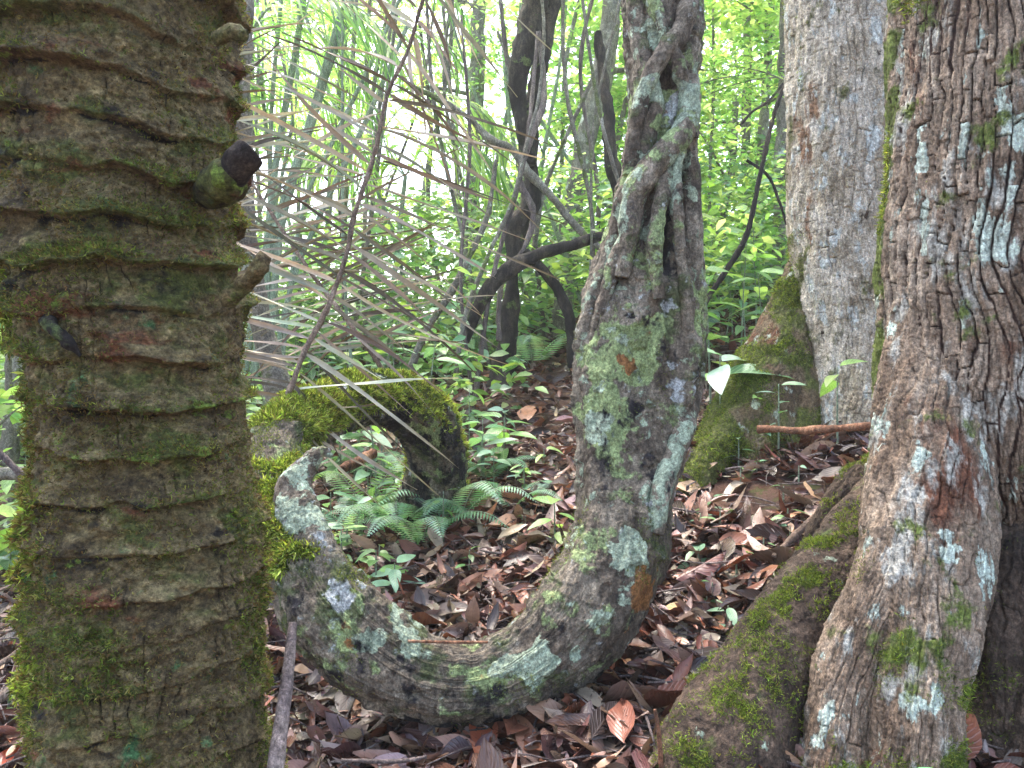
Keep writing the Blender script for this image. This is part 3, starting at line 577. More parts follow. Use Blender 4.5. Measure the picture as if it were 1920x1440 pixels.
def build_back_tree():
    root = empty('rainforest_tree', (1.5, 3.4, G(1.5, 3.4)), 'pale grey lichen covered tree with a flaring mossy buttress behind the plated trunk', 'tree')
    def part(name, rows, seed, n, m, plate, mo, mcount, mat='pale'):
        L, P, N, O, Q, at = bark_loft(rows, n, m, seed, plate, 0.034, 0.07)
        V, Fs = capped(P); z = P[..., 2]; up = N[..., 2]; th = L['th'][None] + 0 * z
        mm = mo(P, th, z, Q)
        A = dict(crack=at['crack'] * 0.5, moss=mm, lich=0.35 * vn(Q * 4, seed) + 0 * z, rust=0.5 * ss(0.5, 0.7, vn(Q * 3, seed + 1)))
        mk(name, V, Fs, M[mat], root, {a: pad2(b) for a, b in A.items()})
        moss(P, N, mm, mcount, 0.012, MOSS_OLIVE + MOSS_BRIGHT[1:2], root, 3, 0.2)
    part('trunk', [(1590, -330, 112, 3.4), (1588, 0, 108, 3.4), (1590, 250, 106, 3.4), (1592, 450, 106, 3.4), (1600, 600, 100, 3.38), (1605, 700, 98, 3.34), (1607, 800, 102, 3.3), (1608, 860, 112, 3.28), (1610, 980, 130, 3.26), (1610, 1120, 140, 3.26)], 5, 900, 300, 0.7,
         lambda P, th, z, Q: ss(0.5, 0.68, vn(Q * 4, 3)) * (ss(1.0, 1.5, np.abs(th)) * 0.8), 5000)
    part('buttress_root', [(1540, 400, 28, 3.5), (1524, 480, 38, 3.5), (1500, 570, 52, 3.48), (1470, 660, 70, 3.44), (1440, 740, 86, 3.4), (1415, 820, 98, 3.34), (1398, 900, 110, 3.3), (1390, 1000, 130, 3.26), (1386, 1100, 150, 3.25)], 15, 600, 240, 0.4,
         lambda P, th, z, Q: ss(0.42, 0.68, 0.6 * vn(Q * 5, 4) + 0.4 * vn(Q * 17, 5)) * ss(ZC + 0.75, ZC + 0.35, z) * (0.5 + 0.5 * ss(1.5, 0.2, th)), 16000, 'palebase')
    part('buttress_root', [(1480, 640, 34, 3.4), (1440, 740, 46, 3.3), (1375, 815, 40, 3.2), (1335, 860, 34, 3.12), (1300, 930, 40, 3.05), (1290, 1010, 50, 3.05)], 25, 300, 140, 0.3, lambda P, th, z, Q: ss(0.35, 0.55, vn(Q * 5, 6)), 5000, 'palebase')
    part('buttress_root', [(1530, 620, 26, 3.42), (1512, 700, 36, 3.34), (1496, 790, 42, 3.25), (1484, 870, 50, 3.18), (1480, 970, 60, 3.15), (1480, 1060, 70, 3.15)], 35, 300, 140, 0.4, lambda P, th, z, Q: ss(0.45, 0.6, vn(Q * 5, 8)) * 0.6, 3000, 'palebase')
build_back_tree()

# ------------------------------------------------------------------ dead palm frond
STRAW = [lin(186, 172, 142), lin(156, 142, 114), lin(204, 190, 160), lin(122, 106, 84), lin(216, 204, 178)]
def build_dead_frond(path=None, label=None, n=100, angs=None, t0=.13, lmul=1.0):
    path = path or [(905, -330, 2.5), (840, -150, 2.55), (790, 10, 2.6), (765, 90, 2.6), (735, 180, 2.6), (700, 290, 2.6), (668, 400, 2.58), (645, 480, 2.56), (612, 580, 2.54), (575, 660, 2.52), (530, 745, 2.5), (490, 830, 2.6), (470, 960, 2.75)]
    c = np.array([[*W(a, b, d), 0.009] for a, b, d in path]); c[:, 3] = np.linspace(0.005, 0.011, len(c))
    c[1:-1, 0] += RNG.normal(0, .006, len(c) - 2)
    root = empty('dead_palm_frond', (c[-1][0], c[-1][1], G(c[-1][0], c[-1][1])), label or 'large dry palm frond with pale bare leaflets spread across the gap behind the mossy trunk', 'palm frond')
    V, Fs = tube(c, 260, 10, 0.5, 3); mk('midrib', V, Fs, M['drystalk'], root)
    R = catmull(c, 400)
    for i in range(n):
        t = t0 + (.83 - t0) * ((i // 2) / (n // 2)) ** .88 + random.uniform(-.006, .006); p = R[int(t * 399), :3]; side = -1 if i % 2 else 1
        f = (t - t0) / (.83 - t0)
        if side < 0:   # to the left and up
            ang = math.radians(180 - (52 - 42 * f) + random.gauss(0, 7)); ln = random.uniform(.48, .66) * (1 - 0.35 * f ** 2)
        else:          # to the right and down
            ang = math.radians(-(14 + 24 * f) + random.gauss(0, 8)) if f > 0.30 else math.radians(-58 + random.gauss(0, 14)); ln = random.uniform(.50, .86) * (0.6 + 0.4 * ss(0.2, 0.5, f)) * (1 - 0.3 * f ** 2)
        if random.random() < 0.10: ang = math.radians(random.choice([12, 200, 172]) + random.gauss(0, 8)); ln *= 0.9
        if random.random() < 0.12: ln *= 0.5
        if angs: ang = math.radians(angs[i % 2] + random.gauss(0, 9)); ln = random.uniform(.35, .6)
        ln *= lmul
        dr = np.array([[math.cos(ang), random.gauss(0, .18), math.sin(ang)]]); nrm = np.array([[random.gauss(0, .4), -0.7, 0.6 + random.gauss(0, .4)]])
        sag = random.uniform(0.0, 0.10) if random.random() < .7 else random.uniform(.1, .3)
        v, fq, cc, uv = leaves(p[None], dr, nrm, ln, random.uniform(.010, .019), rand_col(1, STRAW, .22) * .64, sag, random.uniform(.5, 1.3), 14, shape=random.uniform(.35, .6), roll=random.gauss(0, .08), wave=.25)
        mk('leaflet', v, fq, M['straw'], root, col=cc, uv=uv)
build_dead_frond()
build_dead_frond([(330, 60, 3.2), (420, 250, 3.15), (505, 400, 3.1), (590, 520, 3.05), (660, 610, 3.0), (720, 700, 3.0), (740, 800, 3.1)], 'shorter dry frond crossing behind the large one low in the gap', 98, (20, 190), .05, 1.0)

# ------------------------------------------------------------------ foliage of the background
LIME = [lin(138, 168, 92), lin(116, 150, 80), lin(160, 184, 110), lin(92, 128, 68), lin(180, 198, 132), lin(150, 176, 84)]
MID = [lin(96, 138, 70), lin(76, 116, 60), lin(116, 156, 82), lin(62, 98, 54)]
BLUE = [lin(96, 134, 104), lin(122, 158, 130), lin(78, 118, 84), lin(146, 176, 152), lin(70, 108, 66)]
def clump(c, r, k, L, cols, nu=3, flat=False, droop=0.5, wr=0.42):
    pos = np.array(c) + RNG.normal(size=(k, 3)) * np.array([r, r, r * 0.6]) * 0.55
    az = RNG.uniform(0, 6.283, k); D = np.stack([np.cos(az), np.sin(az), -droop * RNG.random(k) + 0.1], 1)
    N = np.tile([0, 0, 1.0], (k, 1)) + RNG.normal(size=(k, 3)) * 0.55
    ln = L * RNG.uniform(0.6, 1.35, k)
    return leaves(pos, D, N, ln, ln * wr * RNG.uniform(.8, 1.2, k), rand_col(k, cols, .18), RNG.uniform(0, .3, k), 0.25, nu, flat)
def tree(path, label, group=None, mat='greybark', cols=LIME, limbs=6, lleaf=0.11, per=150, spread=1.3, name='understorey_tree', zrange=(0.25, 1.0), side=None, cat='tree', up=0.3):
    """path rows px,py,hw px,depth from the top to the foot"""
    rows = [[*W(a, b, d), h / F * d] for a, b, h, d in path]
    ft = rows[-1]; gx, gy = ft[0] + (ft[0] - rows[-2][0]) * 0.3, ft[1]
    gz = float(G(gx, gy)); rows.append([gx, gy, gz - 0.12, ft[3] * 1.25])
    root = empty(name, (gx, gy, gz), label, cat, group)
    ln = sum(np.linalg.norm(np.array(rows[i + 1][:3]) - np.array(rows[i][:3])) for i in range(len(rows) - 1))
    tb = [tube(rows, max(30, int(ln * 60)), 24, 0.6 if mat == 'darkbark' else 0.4, random.randint(0, 99))]
    R = catmull(rows, 100); cl = []
    for i in range(limbs):
        t = 1 - random.uniform(*zrange); p = R[int(t * 99)]
        az = random.uniform(0, 6.283) if side is None else random.gauss(side, .8)
        s = random.uniform(.4, 1) * spread; e = p[:3] + np.array([math.cos(az) * s, math.sin(az) * s, s * random.uniform(-.1, .9) * up * 2])
        mid = (p[:3] + e) / 2 + np.array([0, 0, .08 * s]); r0 = min(p[3] * .5, .03)
        tb.append(tube([[*p[:3], r0], [*mid, r0 * .6], [*e, r0 * .25]], 14, 7, .3, i))
        cl.append(clump(e, .5 * spread * .6, per, lleaf, cols)); cl.append(clump(mid, .35 * spread * .6, per // 3, lleaf, cols))
    V, Fs = mergef(tb); mk('trunk', V, Fs, M[mat], root)
    if cl:
        v, f, c, uv = merge(cl); mk('crown', v, f, M['leaf'], root, col=c, uv=uv)
    return root
# named background trunks (x, y in the photograph, half width, distance)
ct = tree([(1075, -330, 16, 5.8), (1040, -60, 18, 5.8), (1024, 60, 18, 5.8), (1012, 130, 19, 5.8), (1000, 190, 17, 5.8), (990, 230, 18, 5.8), (991, 290, 14, 5.8), (999, 350, 14, 5.8), (990, 395, 16, 5.8), (970, 425, 21, 5.8), (963, 470, 19, 5.8), (960, 530, 14, 5.8), (955, 600, 16, 5.8), (948, 660, 21, 5.8), (940, 720, 27, 5.8)],
     'dark crooked trunk of two fused stems standing centre in the middle distance', mat='darkbark', limbs=4, zrange=(.5, 1), per=200, spread=1.6, name='crooked_tree')
v_, f_ = tube([[*W(a, b, 5.7), h / F * 5.7] for a, b, h in [(1000, -330, 18), (1003, -40, 21), (985, 50, 20), (978, 110, 22), (966, 170, 21), (975, 225, 19), (988, 270, 13), (990, 310, 8)]], 160, 20, .9, 7); mk('side_stem', v_, f_, M['darkbark'], ct)
v_, f_ = tube([[*W(a, b, 5.6), h / F * 5.6] for a, b, h in [(1010, 60, 5), (1020, 180, 6), (996, 260, 6), (975, 330, 5), (1000, 400, 6), (985, 460, 5), (940, 540, 5), (935, 640, 5)]], 120, 10, .5, 9); mk('clinging_stem', v_, f_, M['stick'], ct)
tree([(1160, -330, 16, 7.4), (1150, -40, 17, 7.4), (1130, 130, 19, 7.4), (1096, 270, 18, 7.4), (1072, 400, 18, 7.4), (1058, 540, 19, 7.4), (1052, 650, 20, 7.4)], 'mottled grey leaning trunk just right of the dark crooked trunk', limbs=5, zrange=(.3, 1))
tree([(1120, 60, 8, 5.6), (1140, 200, 11, 5.6), (1143, 280, 12, 5.6), (1158, 350, 13, 5.6), (1180, 480, 14, 5.6), (1200, 640, 15, 5.6)], 'thin dark trunk bending in behind the braided vine', mat='darkbark', limbs=2)
tree([(905, -330, 12, 9.5), (898, 0, 13, 9.5), (892, 200, 14, 9.5), (884, 380, 15, 9.5), (880, 560, 16, 9.5)], 'straight pale trunk left of the dark crooked trunk', limbs=6, zrange=(.3, 1), spread=1.6)
tree([(472, -330, 20, 3.3), (455, 0, 21, 3.3), (450, 200, 22, 3.3), (458, 420, 21, 3.3), (478, 540, 20, 3.3), (500, 650, 21, 3.3), (528, 760, 22, 3.3), (545, 850, 24, 3.3)], 'slim mottled trunk half hidden behind the ringed mossy trunk', mat='greybark', limbs=0, name='slim_tree')
tree([(1470, -330, 9, 6.5), (1474, 0, 11, 6.5), (1468, 200, 12, 6.5), (1462, 420, 12, 6.5), (1452, 560, 13, 6.5)], 'slender pale trunk close to the left side of the pale grey tree', limbs=3, zrange=(.4, 1), spread=.9)
tree([(1452, -200, 6, 8), (1440, 100, 8, 8), (1425, 330, 9, 8), (1412, 480, 10, 8), (1400, 600, 10, 8)], 'thin grey sapling leaning slightly in the gap right of the vine', limbs=5, zrange=(.4, 1))
tree([(1395, -300, 7, 9), (1402, 60, 8, 9), (1398, 300, 8, 9), (1402, 450, 9, 9), (1398, 600, 10, 9)], 'upright grey sapling in the middle of the gap right of the vine', limbs=6, zrange=(.3, 1))
tree([(1380, 180, 5, 8.5), (1372, 320, 6, 8.5), (1350, 430, 6, 8.5), (1335, 520, 7, 8.5), (1322, 620, 7, 8.5)], 'crooked pale sapling next to the right side of the vine', limbs=3, zrange=(.4, 1))
tree([(70, 300, 12, 6), (58, 480, 13, 6), (40, 640, 14, 6), (25, 760, 15, 6), (18, 850, 16, 6)], 'pale trunk showing at the left margin beyond the mossy trunk', limbs=6, zrange=(.2, 1), lleaf=.12)
# bare branches and climbers
def branch(pts, d, mat, label, name='branch', cat='branch', rough=.4, twigs=0):
    rows = [[*W(a, b, dd if dd else d), h / F * (dd if dd else d)] for a, b, h, *q in pts for dd in [q[0] if q else d]]
    o = np.array(rows[-1][:3]); V, Fs = tube(rows, 40 * len(rows), 14, rough, random.randint(0, 99))
    b = mk(name, V, Fs, M[mat], loc=o); return tag(b, label, cat)
branch([(770, 160, 5), (830, 190, 6), (880, 222, 5), (920, 262, 8), (960, 280, 7), (990, 322, 8), (1035, 370, 7), (1085, 430, 7), (1150, 490, 6), (1180, 560, 7)], 5.6, 'greybark', 'long pale branch slanting down to the right across the dark crooked trunk', 'slanting_branch')
branch([(870, 640, 12), (900, 570, 13), (935, 520, 14), (1000, 480, 13), (1070, 460, 11), (1140, 440, 10), (1230, 425, 9)], 5.4, 'darkbark', 'dark fallen bough rising to the right behind the vine', 'fallen_bough')
branch([(985, 470, 9), (1020, 510, 10), (1050, 550, 10), (1068, 600, 10), (1075, 690, 11)], 5.6, 'darkbark', 'short dark bent limb below the dark fallen bough', 'bent_branch')
branch([(1478, 140, 3), (1450, 220, 4), (1425, 330, 4.5), (1400, 440, 5), (1360, 510, 5), (1325, 565, 5), (1300, 640, 5)], 4.6, 'darkbark', 'thin dark creeper swinging down between the vine and the pale tree', 'climber', 'vine')
branch([(1388, 235, 2.5), (1410, 210, 2.5), (1440, 190, 2.5), (1470, 155, 2.5)], 5, 'darkbark', 'short wiry dark twig high in the gap right of the vine', 'twig', 'twig')
branch([(1480, 440, 2.5), (1462, 380, 2.5), (1440, 330, 3), (1400, 300, 3)], 4.8, 'darkbark', 'curling dark tendril touching the pale tree', 'tendril', 'vine')
branch([(1010, -60, 3), (1020, 60, 3), (1010, 180, 3), (990, 260, 3), (960, 380, 4), (915, 480, 4), (870, 600, 5), (855, 700, 5)], 5.2, 'greybark', 'thin pale liana trailing down past the dark crooked trunk', 'climber', 'vine')
branch([(930, 300, 4), (915, 400, 5), (885, 470, 6), (850, 540, 7), (800, 620, 7), (770, 690, 8)], 5.6, 'greybark', 'curved grey sapling stem bowing left under the slanting branch', 'bowed_stem', 'stem')
branch([(1160, 40, 3), (1110, 150, 4), (1060, 260, 4), (1020, 360, 4), (1000, 470, 5)], 6, 'greybark', 'straight thin stem crossing above the slanting branch to the right', 'climber', 'vine')
# leaning canes at the left
for k, (x0, y0, x1, y1, h) in enumerate([(640, 60, 500, 520, 5), (600, 180, 520, 480, 7), (575, 250, 470, 620, 8), (700, 110, 560, 430, 4), (560, 60, 490, 560, 6), (680, 240, 540, 560, 5), (530, -40, 505, 440, 4)]):
    c = [[*W(x0 + (x0 - x1) * .6, y0 + (y0 - y1) * .6, 5.2), h * .7 / F * 5.2], [*W(x0, y0, 5.2), h / F * 5.2], [*W((x0 + x1) / 2 - 8, (y0 + y1) / 2, 5.2), h / F * 5.2], [*W(x1, y1, 5.2), h / F * 5.2]]
    bx = W(x1 - (x0 - x1) * .35, y1, 5.2)[0]; gz = float(G(bx, 5.2)); c.append([bx, 5.2, gz - .05, h / F * 5.2])
    V, Fs = tube(c, 90, 10, .1, k); o = mk('cane', V, Fs, M['cane'], loc=(bx, 5.2, gz)); tag(o, 'smooth grey green cane leaning right behind the dry palm frond', 'cane', 'canes leaning behind the dry frond')
# green palms behind
def live_frond(pts, d, parent, n=46, ln=.5, wd=.016, cols=MID, droop=.7):
    c = np.array([[*W(a, b, dd), .008] for a, b, dd in pts]); c[:, 3] = np.linspace(.010, .003, len(c)); V, Fs = tube(c, 60, 6)
    fr = mk('frond', V, Fs, M['cane'], parent)
    R = catmull(c, n + 4); T = unit(np.gradient(R[:, :3], axis=0)); P = R[3:-1, :3]; T = T[3:-1]; k = len(P)
    side = unit(np.cross(T, [0, 0, 1.0])); ps = []
    for s in (-1, 1):
        D = unit(T * .75 + s * side * .8 + np.array([0, 0, -droop]) * RNG.uniform(.2, 1, (k, 1)) + RNG.normal(size=(k, 3)) * .1)
        f = np.sin(np.linspace(.25, 2.9, k)) * .7 + .3
        ps.append(leaves(P, D, np.tile([0, -.4, 1.0], (k, 1)) + RNG.normal(size=(k, 3)) * .3, ln * f, wd, rand_col(k, cols, .15), RNG.uniform(.25, .6, k), .5, 7, shape=.5))
    v, f, cc, uv = merge(ps); mk('leaflets', v, f, M['leaf'], fr, col=cc, uv=uv)
def palm(base, fronds, label, ln=.55, wd=.02, cols=MID, stem=None):
    x, y = base; gz = float(G(x, y)); root = empty('green_palm', (x, y, gz), label, 'palm')
    top = fronds[0][0]; tp = W(*top); V, Fs = tube([[x, y, gz - .1, .03], [(x + tp[0]) / 2, (y + tp[1]) / 2, (gz + tp[2]) / 2, .026], [*tp, .02]], 60, 10, .2); mk('stem', V, Fs, M['cane'], root)
    for f in fronds: live_frond(f, 0, root, ln=ln, wd=wd, cols=cols)
palm((-2.1, 5.0), [[(420, 220, 5), (470, 60, 5), (560, -20, 4.9), (680, 20, 4.8), (760, 130, 4.7)], [(420, 220, 5), (440, 100, 5.1), (520, 30, 5.3), (640, 90, 5.4), (700, 220, 5.5)], [(420, 220, 5), (480, -60, 5.2), (600, -160, 5.4), (780, -110, 5.6), (880, 40, 5.6)],
     [(420, 220, 5), (500, 150, 5.3), (570, 160, 5.6), (640, 230, 5.8), (690, 340, 6)], [(420, 220, 5), (330, 60, 5), (220, 40, 5), (100, 200, 5)]], 'green palm arching over the top left beyond the dry frond', .6, .018, MID + LIME[:2])
palm((-1.2, 7.2), [[(760, 330, 7.2), (800, 270, 7.2), (860, 260, 7.1), (920, 300, 7.0), (960, 360, 7)], [(760, 330, 7.2), (720, 250, 7.3), (790, 180, 7.2), (900, 200, 7.2), (960, 280, 7)], [(760, 330, 7.2), (700, 280, 7.2), (620, 260, 7.2), (560, 320, 7.2)]],
     'yellow green palm with hanging leaflets in the bright gap left of the crooked trunk', .7, .028, LIME)
palm((-2.4, 8.6), [[(560, 300, 8.5), (600, 150, 8.5), (680, 60, 8.5), (800, 60, 8.5), (880, 140, 8.5)], [(560, 300, 8.5), (540, 100, 8.5), (580, 0, 8.5), (680, -60, 8.5), (780, -20, 8.5)], [(560, 300, 8.5), (500, 200, 8.5), (440, 180, 8.5), (380, 260, 8.5)]],
     'distant feathery palm behind the leaning canes', .9, .03, LIME + MID)
# more understorey trees, one loop
spots = [(-4.6, 8.5), (-3.4, 10.5), (-2.2, 9.0), (-0.6, 10.2), (0.3, 8.8), (0.9, 10.8), (1.6, 9.2), (2.4, 10.6), (3.1, 8.4), (3.9, 10.4), (4.6, 9.0), (-6.0, 10.5), (-5.4, 6.2), (-3.6, 6.6), (1.3, 6.6), (2.6, 6.3), (-0.4, 7.9), (-7.0, 8.0), (5.4, 7.2), (2.0, 12.4), (-0.9, 13.0), (4.2, 13), (-2.9, 14.5)]
for k, (x, y) in enumerate(spots):
    lsz = random.choice([.06, .08, .11, .15]); tcol = random.choice([LIME, LIME[:3], MID, MID + LIME, LIME + BLUE[:2], [LIME[4], LIME[2], LIME[0]]])
    d = y; px = 960 + x / d * F; lean = random.gauss(0, 60); h = random.uniform(3, 8) * 8 / d; foot = 720 - (G(x, y) - ZC) / d * F
    path = [(px + lean, -250, h * .6, d), (px + lean * .6 + random.gauss(0, 14), 60, h * .8, d), (px + lean * .2 + random.gauss(0, 14), 330, h, d), (px, foot - 30, h * 1.1, d)]
    left = x < 0.2
    tree(path, 'slim leafy understorey tree in the bright forest backdrop', 'understorey trees of the backdrop', random.choice(['greybark', 'greybark', 'cane']), tcol, limbs=10 if left else 13, lleaf=lsz * (d / 8) ** .5, per=int((78 if left else 120) * (.11 / lsz) ** 1.1), spread=1.35, zrange=(.05, 1.0))
def far_wood():
    k = 150000; y = RNG.uniform(10, 24, k); x = RNG.uniform(-1.05, 1.05, k) * y; z = RNG.uniform(-0.35, 1, k) ** 1 * y * .62 + ZC
    P = np.stack([x, y, z], 1); g = G(x, y); dens = fbm(P * .55, 3, 14) + 0.3 * fbm(P * 2.2, 2, 15)
    low = ss(5, 0.5, z - g) * .25 + ss(-2, 3, x) * .12
    hole = np.exp(-(((x / y + .17) / .12) ** 2 + ((z - ZC) / y - .20) ** 2 / .16 ** 2)) * 1.15   # the bright opening left of centre
    keep = (dens + low - hole > RNG.uniform(-.22, .38, k)) & (z > g + .05); P = P[keep]; k = len(P)
    az = RNG.uniform(0, 6.283, k); D = np.stack([np.cos(az), np.sin(az), -.5 * RNG.random(k)], 1); ln = RNG.uniform(.12, .28, k)
    v, f, c, uv = leaves(P, D, np.tile([0, 0, 1.0], (k, 1)) + RNG.normal(size=(k, 3)) * .8, ln, ln * .45, rand_col(k, LIME + MID[:2], .18), .2, .2, 2, True)
    tag(mk('distant_forest', v, f, M['leaf'], col=c, uv=uv), 'pale sunlit leaves of the far forest seen through the trees', 'forest', kind='stuff')
    # low tangle on the slope between the trees
    k = 85000; y = RNG.uniform(4.6, 12, k); x = RNG.uniform(-.80, .62, k) * y; hh = RNG.random(k) ** 1.5 * (0.5 + .14 * y)
    P = np.stack([x, y, G(x, y) + hh + .02], 1); q = x / y
    hh = hh + 0; keep = (vn(P * np.array([1.6, 1.6, .8]), 91) > .22 * (np.abs(q - .01) < .05) * (y < 6.5) * (hh > .35) + .42 + .12 * RNG.normal(size=k) + .28 * (np.abs(q - .04) < .09) * (y < 7.5) + .2 * (y < 6)) & ~((q > .22) & (y < 5.5)); P = P[keep]; k = len(P)
    az = RNG.uniform(0, 6.283, k); D = np.stack([np.cos(az), np.sin(az), -.4 * RNG.random(k) + .1], 1); ln = RNG.uniform(.06, .17, k)
    v, f, c, uv = leaves(P, D, np.tile([0, -.2, 1.0], (k, 1)) + RNG.normal(size=(k, 3)) * .5, ln, ln * .42, rand_col(k, MID[:3] + BLUE + LIME + LIME, .2), .2, .25, 3)
    tag(mk('undergrowth', v, f, M['herb'], col=c, uv=uv), 'tangled leafy undergrowth covering the slope behind the vine', 'undergrowth', kind='stuff')
far_wood()

gcl = 'thread thin climber stem trailing through the bright backdrop'
for k in range(44):
    d = random.uniform(4.8, 10); x0 = random.uniform(470, 1480); top = random.uniform(-200, 150); x1 = x0 + random.gauss(0, 110); foot = 720 - (float(G((x1 - 960) / F * d, d)) - ZC) / d * F
    h = random.uniform(2.0, 5.0); pts = [(x0, top, h * .7), (x0 * .7 + x1 * .3 + random.gauss(0, 18), top * .66 + foot * .33, h), (x0 * .3 + x1 * .7 + random.gauss(0, 18), top * .33 + foot * .66, h), (x1, foot + 10, h * 1.2)]
    rows = [[*W(a, b, d + .1 * i), q / F * d] for i, (a, b, q) in enumerate(pts)]; V, Fs = tube(rows, 60, 7, .4, k)
    tag(mk('climber', V, Fs, M[random.choice(['greybark', 'greybark', 'cane', 'stick'])], loc=np.array(rows[-1][:3])), gcl, 'vine', 'thin climbers in the backdrop')
for k, (x, y, lb) in enumerate([(-2.35, 3.4, 'leafy sapling at the left margin nearest the mossy trunk'), (-3.0, 4.6, 'second leafy sapling behind the left margin log')]):
    px = 960 + x / y * F; foot = 720 - (float(G(x, y)) - ZC) / y * F
    tree([(px + 20, 250, 3, y), (px - 5, 500, 5, y), (px, foot - 20, 7, y)], lb, limbs=10, zrange=(.05, 1), lleaf=.13, per=60, spread=.7, cols=LIME + BLUE[:2], name='leafy_sapling')
# ------------------------------------------------------------------ leaf litter
DEADC = [lin(116, 98, 84), lin(84, 66, 54), lin(104, 62, 44), lin(62, 52, 46), lin(150, 134, 112), lin(112, 74, 62), lin(86, 60, 54), lin(142, 92, 70), lin(138, 112, 98), lin(70, 50, 48), lin(160, 126, 100), lin(52, 40, 38), lin(146, 122, 114), lin(100, 60, 48)]
def litter():
    parts = []
    for (k, y0, y1, l0, l1, lift) in ((9500, 1.15, 3.3, .055, .145, .04), (8000, 2.6, 6.5, .05, .13, .03), (6000, 6, 11, .07, .15, .03), (30000, 1.15, 4.5, .008, .045, .05)):
        y = RNG.uniform(y0, y1, k); x = RNG.uniform(-.75, .80, k) * (y + .3)
        s = np.hypot((x - SOIL[0]) / .32, (y - SOIL[1]) / .22); keep = (s + RNG.normal(0, .28, k) + 0.5 * (vn(np.stack([x, y, 0 * x], -1) * 9, 4) - .5) > .9) & ((x > -0.62 * y) | (RNG.random(k) < .4))
        x, y = x[keep], y[keep]; k = len(x); az = RNG.uniform(0, 6.283, k); tl = RNG.normal(0, .36, k)
        D = np.stack([np.cos(az), np.sin(az), tl], 1); N = np.tile([0, 0, 1.0], (k, 1)) + RNG.normal(size=(k, 3)) * .5
        ln = RNG.uniform(l0, l1, k) * np.where(RNG.random(k) < .08, 1.5, 1)
        P = np.stack([x, y, G(x, y) + RNG.random(k) ** 1.5 * lift + .004], 1) - D * ln[:, None] / 2 * np.array([1, 1, .3])
        P[:, 2] += np.maximum(0, -D[:, 2]) * ln * .4
        parts.append(leaves(P, D, N, ln, ln * RNG.uniform(.28, .5, k), rand_col(k, DEADC, .22), RNG.normal(.08, .34, k), RNG.normal(.25, .5, k), 5, wave=.08))
    v, f, c, uv = merge(parts); tag(mk('leaf_litter', v, f, M['litter'], col=c, uv=uv), 'carpet of wet brown fallen leaves covering the forest slope', 'leaf litter', kind='stuff')
    tw = []
    for i in range(1900):
        y = random.uniform(1.2, 6) if i % 2 else random.uniform(1.2, 3); x = random.uniform(-.75, .78) * (y + .3); a = random.uniform(0, 6.28); l = random.uniform(.05, .28) * (1.3 if x < -.6 * y else 1); z = float(G(x, y)) + random.uniform(.01, .05)
        dx, dy = math.cos(a) * l / 2, math.sin(a) * l / 2; r = random.uniform(.0012, .0035) * (1.4 if random.random() < .1 else 1)
        tw.append(tube([[x - dx, y - dy, z + random.gauss(0, .012), r], [x + random.gauss(0, .012), y + random.gauss(0, .012), z + .008, r], [x + dx, y + dy, z + random.gauss(0, .012), r * .6]], 6, 5))
    V, Fs = mergef(tw); tag(mk('twig_litter', V, Fs, M['stick']), 'fine dead twigs strewn among the fallen leaves', 'twigs', kind='stuff')
litter()
def fallen(px, py, L, wr, rot, col, label, group=None, curl=.15, fold=.3, tilt=0, lift=.02, d=None, name='fallen_leaf'):
    # find where the view ray through (px,py) meets the slope, then lay the leaf there
    if d is None:
        ds = np.linspace(1.2, 7, 900); p = np.array([W(px, py, q) for q in ds]); d = ds[np.argmax(p[:, 2] < G(p[:, 0], p[:, 1]))]
    p = W(px, py, d); p[2] = G(p[0], p[1]) + lift; a = math.radians(rot)
    D = np.array([[math.cos(a), math.sin(a) * .9, .19 * math.sin(a) + .17 * math.cos(a) + tilt]]); N = np.array([[random.gauss(-.1, .15), -.55, 1]])
    v, f, c, uv = leaves((p - unit(D)[0] * L / 2)[None], D, N, L, L * wr, np.array([col]), curl, fold, 14, wave=.06)
    tag(mk(name, v, f, M['dead'] if L > .145 else M['litter'], col=c, uv=uv, loc=p), label, 'leaf', group); return p
fallen(945, 1158, .19, .36, 28, lin(176, 116, 88), 'large ribbed tan leaf lying just inside the vine loop')
fallen(930, 1050, .15, .42, 80, lin(170, 100, 76), 'upright rusty leaf with ribs beside the fern')
fallen(912, 1085, .16, .34, 10, lin(142, 78, 60), 'reddish brown curled leaf under the upright rusty leaf')
fallen(1235, 1185, .24, .30, 18, lin(140, 90, 70), 'long ribbed brown leaf between the vine and the mossy root')
fallen(1330, 1195, .15, .34, -55, lin(156, 84, 56), 'orange brown leaf slanting at the foot of the stone by the root', tilt=.1)
fallen(1262, 1320, .17, .30, 60, lin(150, 80, 52), 'shiny orange brown leaf propped against the mossy root', tilt=.3, lift=.04)
fallen(1300, 1275, .12, .45, -60, lin(206, 160, 108), 'pale tan leaf beside the mossy root')
fallen(670, 1395, .17, .36, 62, lin(140, 74, 54), 'dark red ribbed leaf under the loop near the leaning pole', fold=.15)
fallen(735, 1385, .22, .30, 48, lin(160, 104, 72), 'long brown ribbed leaf under the loop')
fallen(655, 1368, .09, .45, 100, lin(178, 160, 148), 'small grey silvery leaf under the loop')
fallen(905, 1395, .17, .40, 100, lin(158, 84, 56), 'orange leaf standing on edge under the loop', tilt=.3, lift=.05)
fallen(985, 1410, .15, .34, 110, lin(126, 86, 64), 'brown curled leaf right of the orange standing leaf', tilt=.4, lift=.04)
fallen(860, 1400, .14, .35, -40, lin(178, 112, 88), 'pinkish tan leaf left of the orange standing leaf')
fallen(1400, 1045, .19, .34, -8, lin(158, 104, 76), 'big rolled leaf on the slope below the bare soil', curl=.3, fold=.7, lift=.05)
fallen(1395, 1075, .16, .34, 10, lin(172, 132, 108), 'light brown leaf lying under the big rolled leaf', fold=.4)
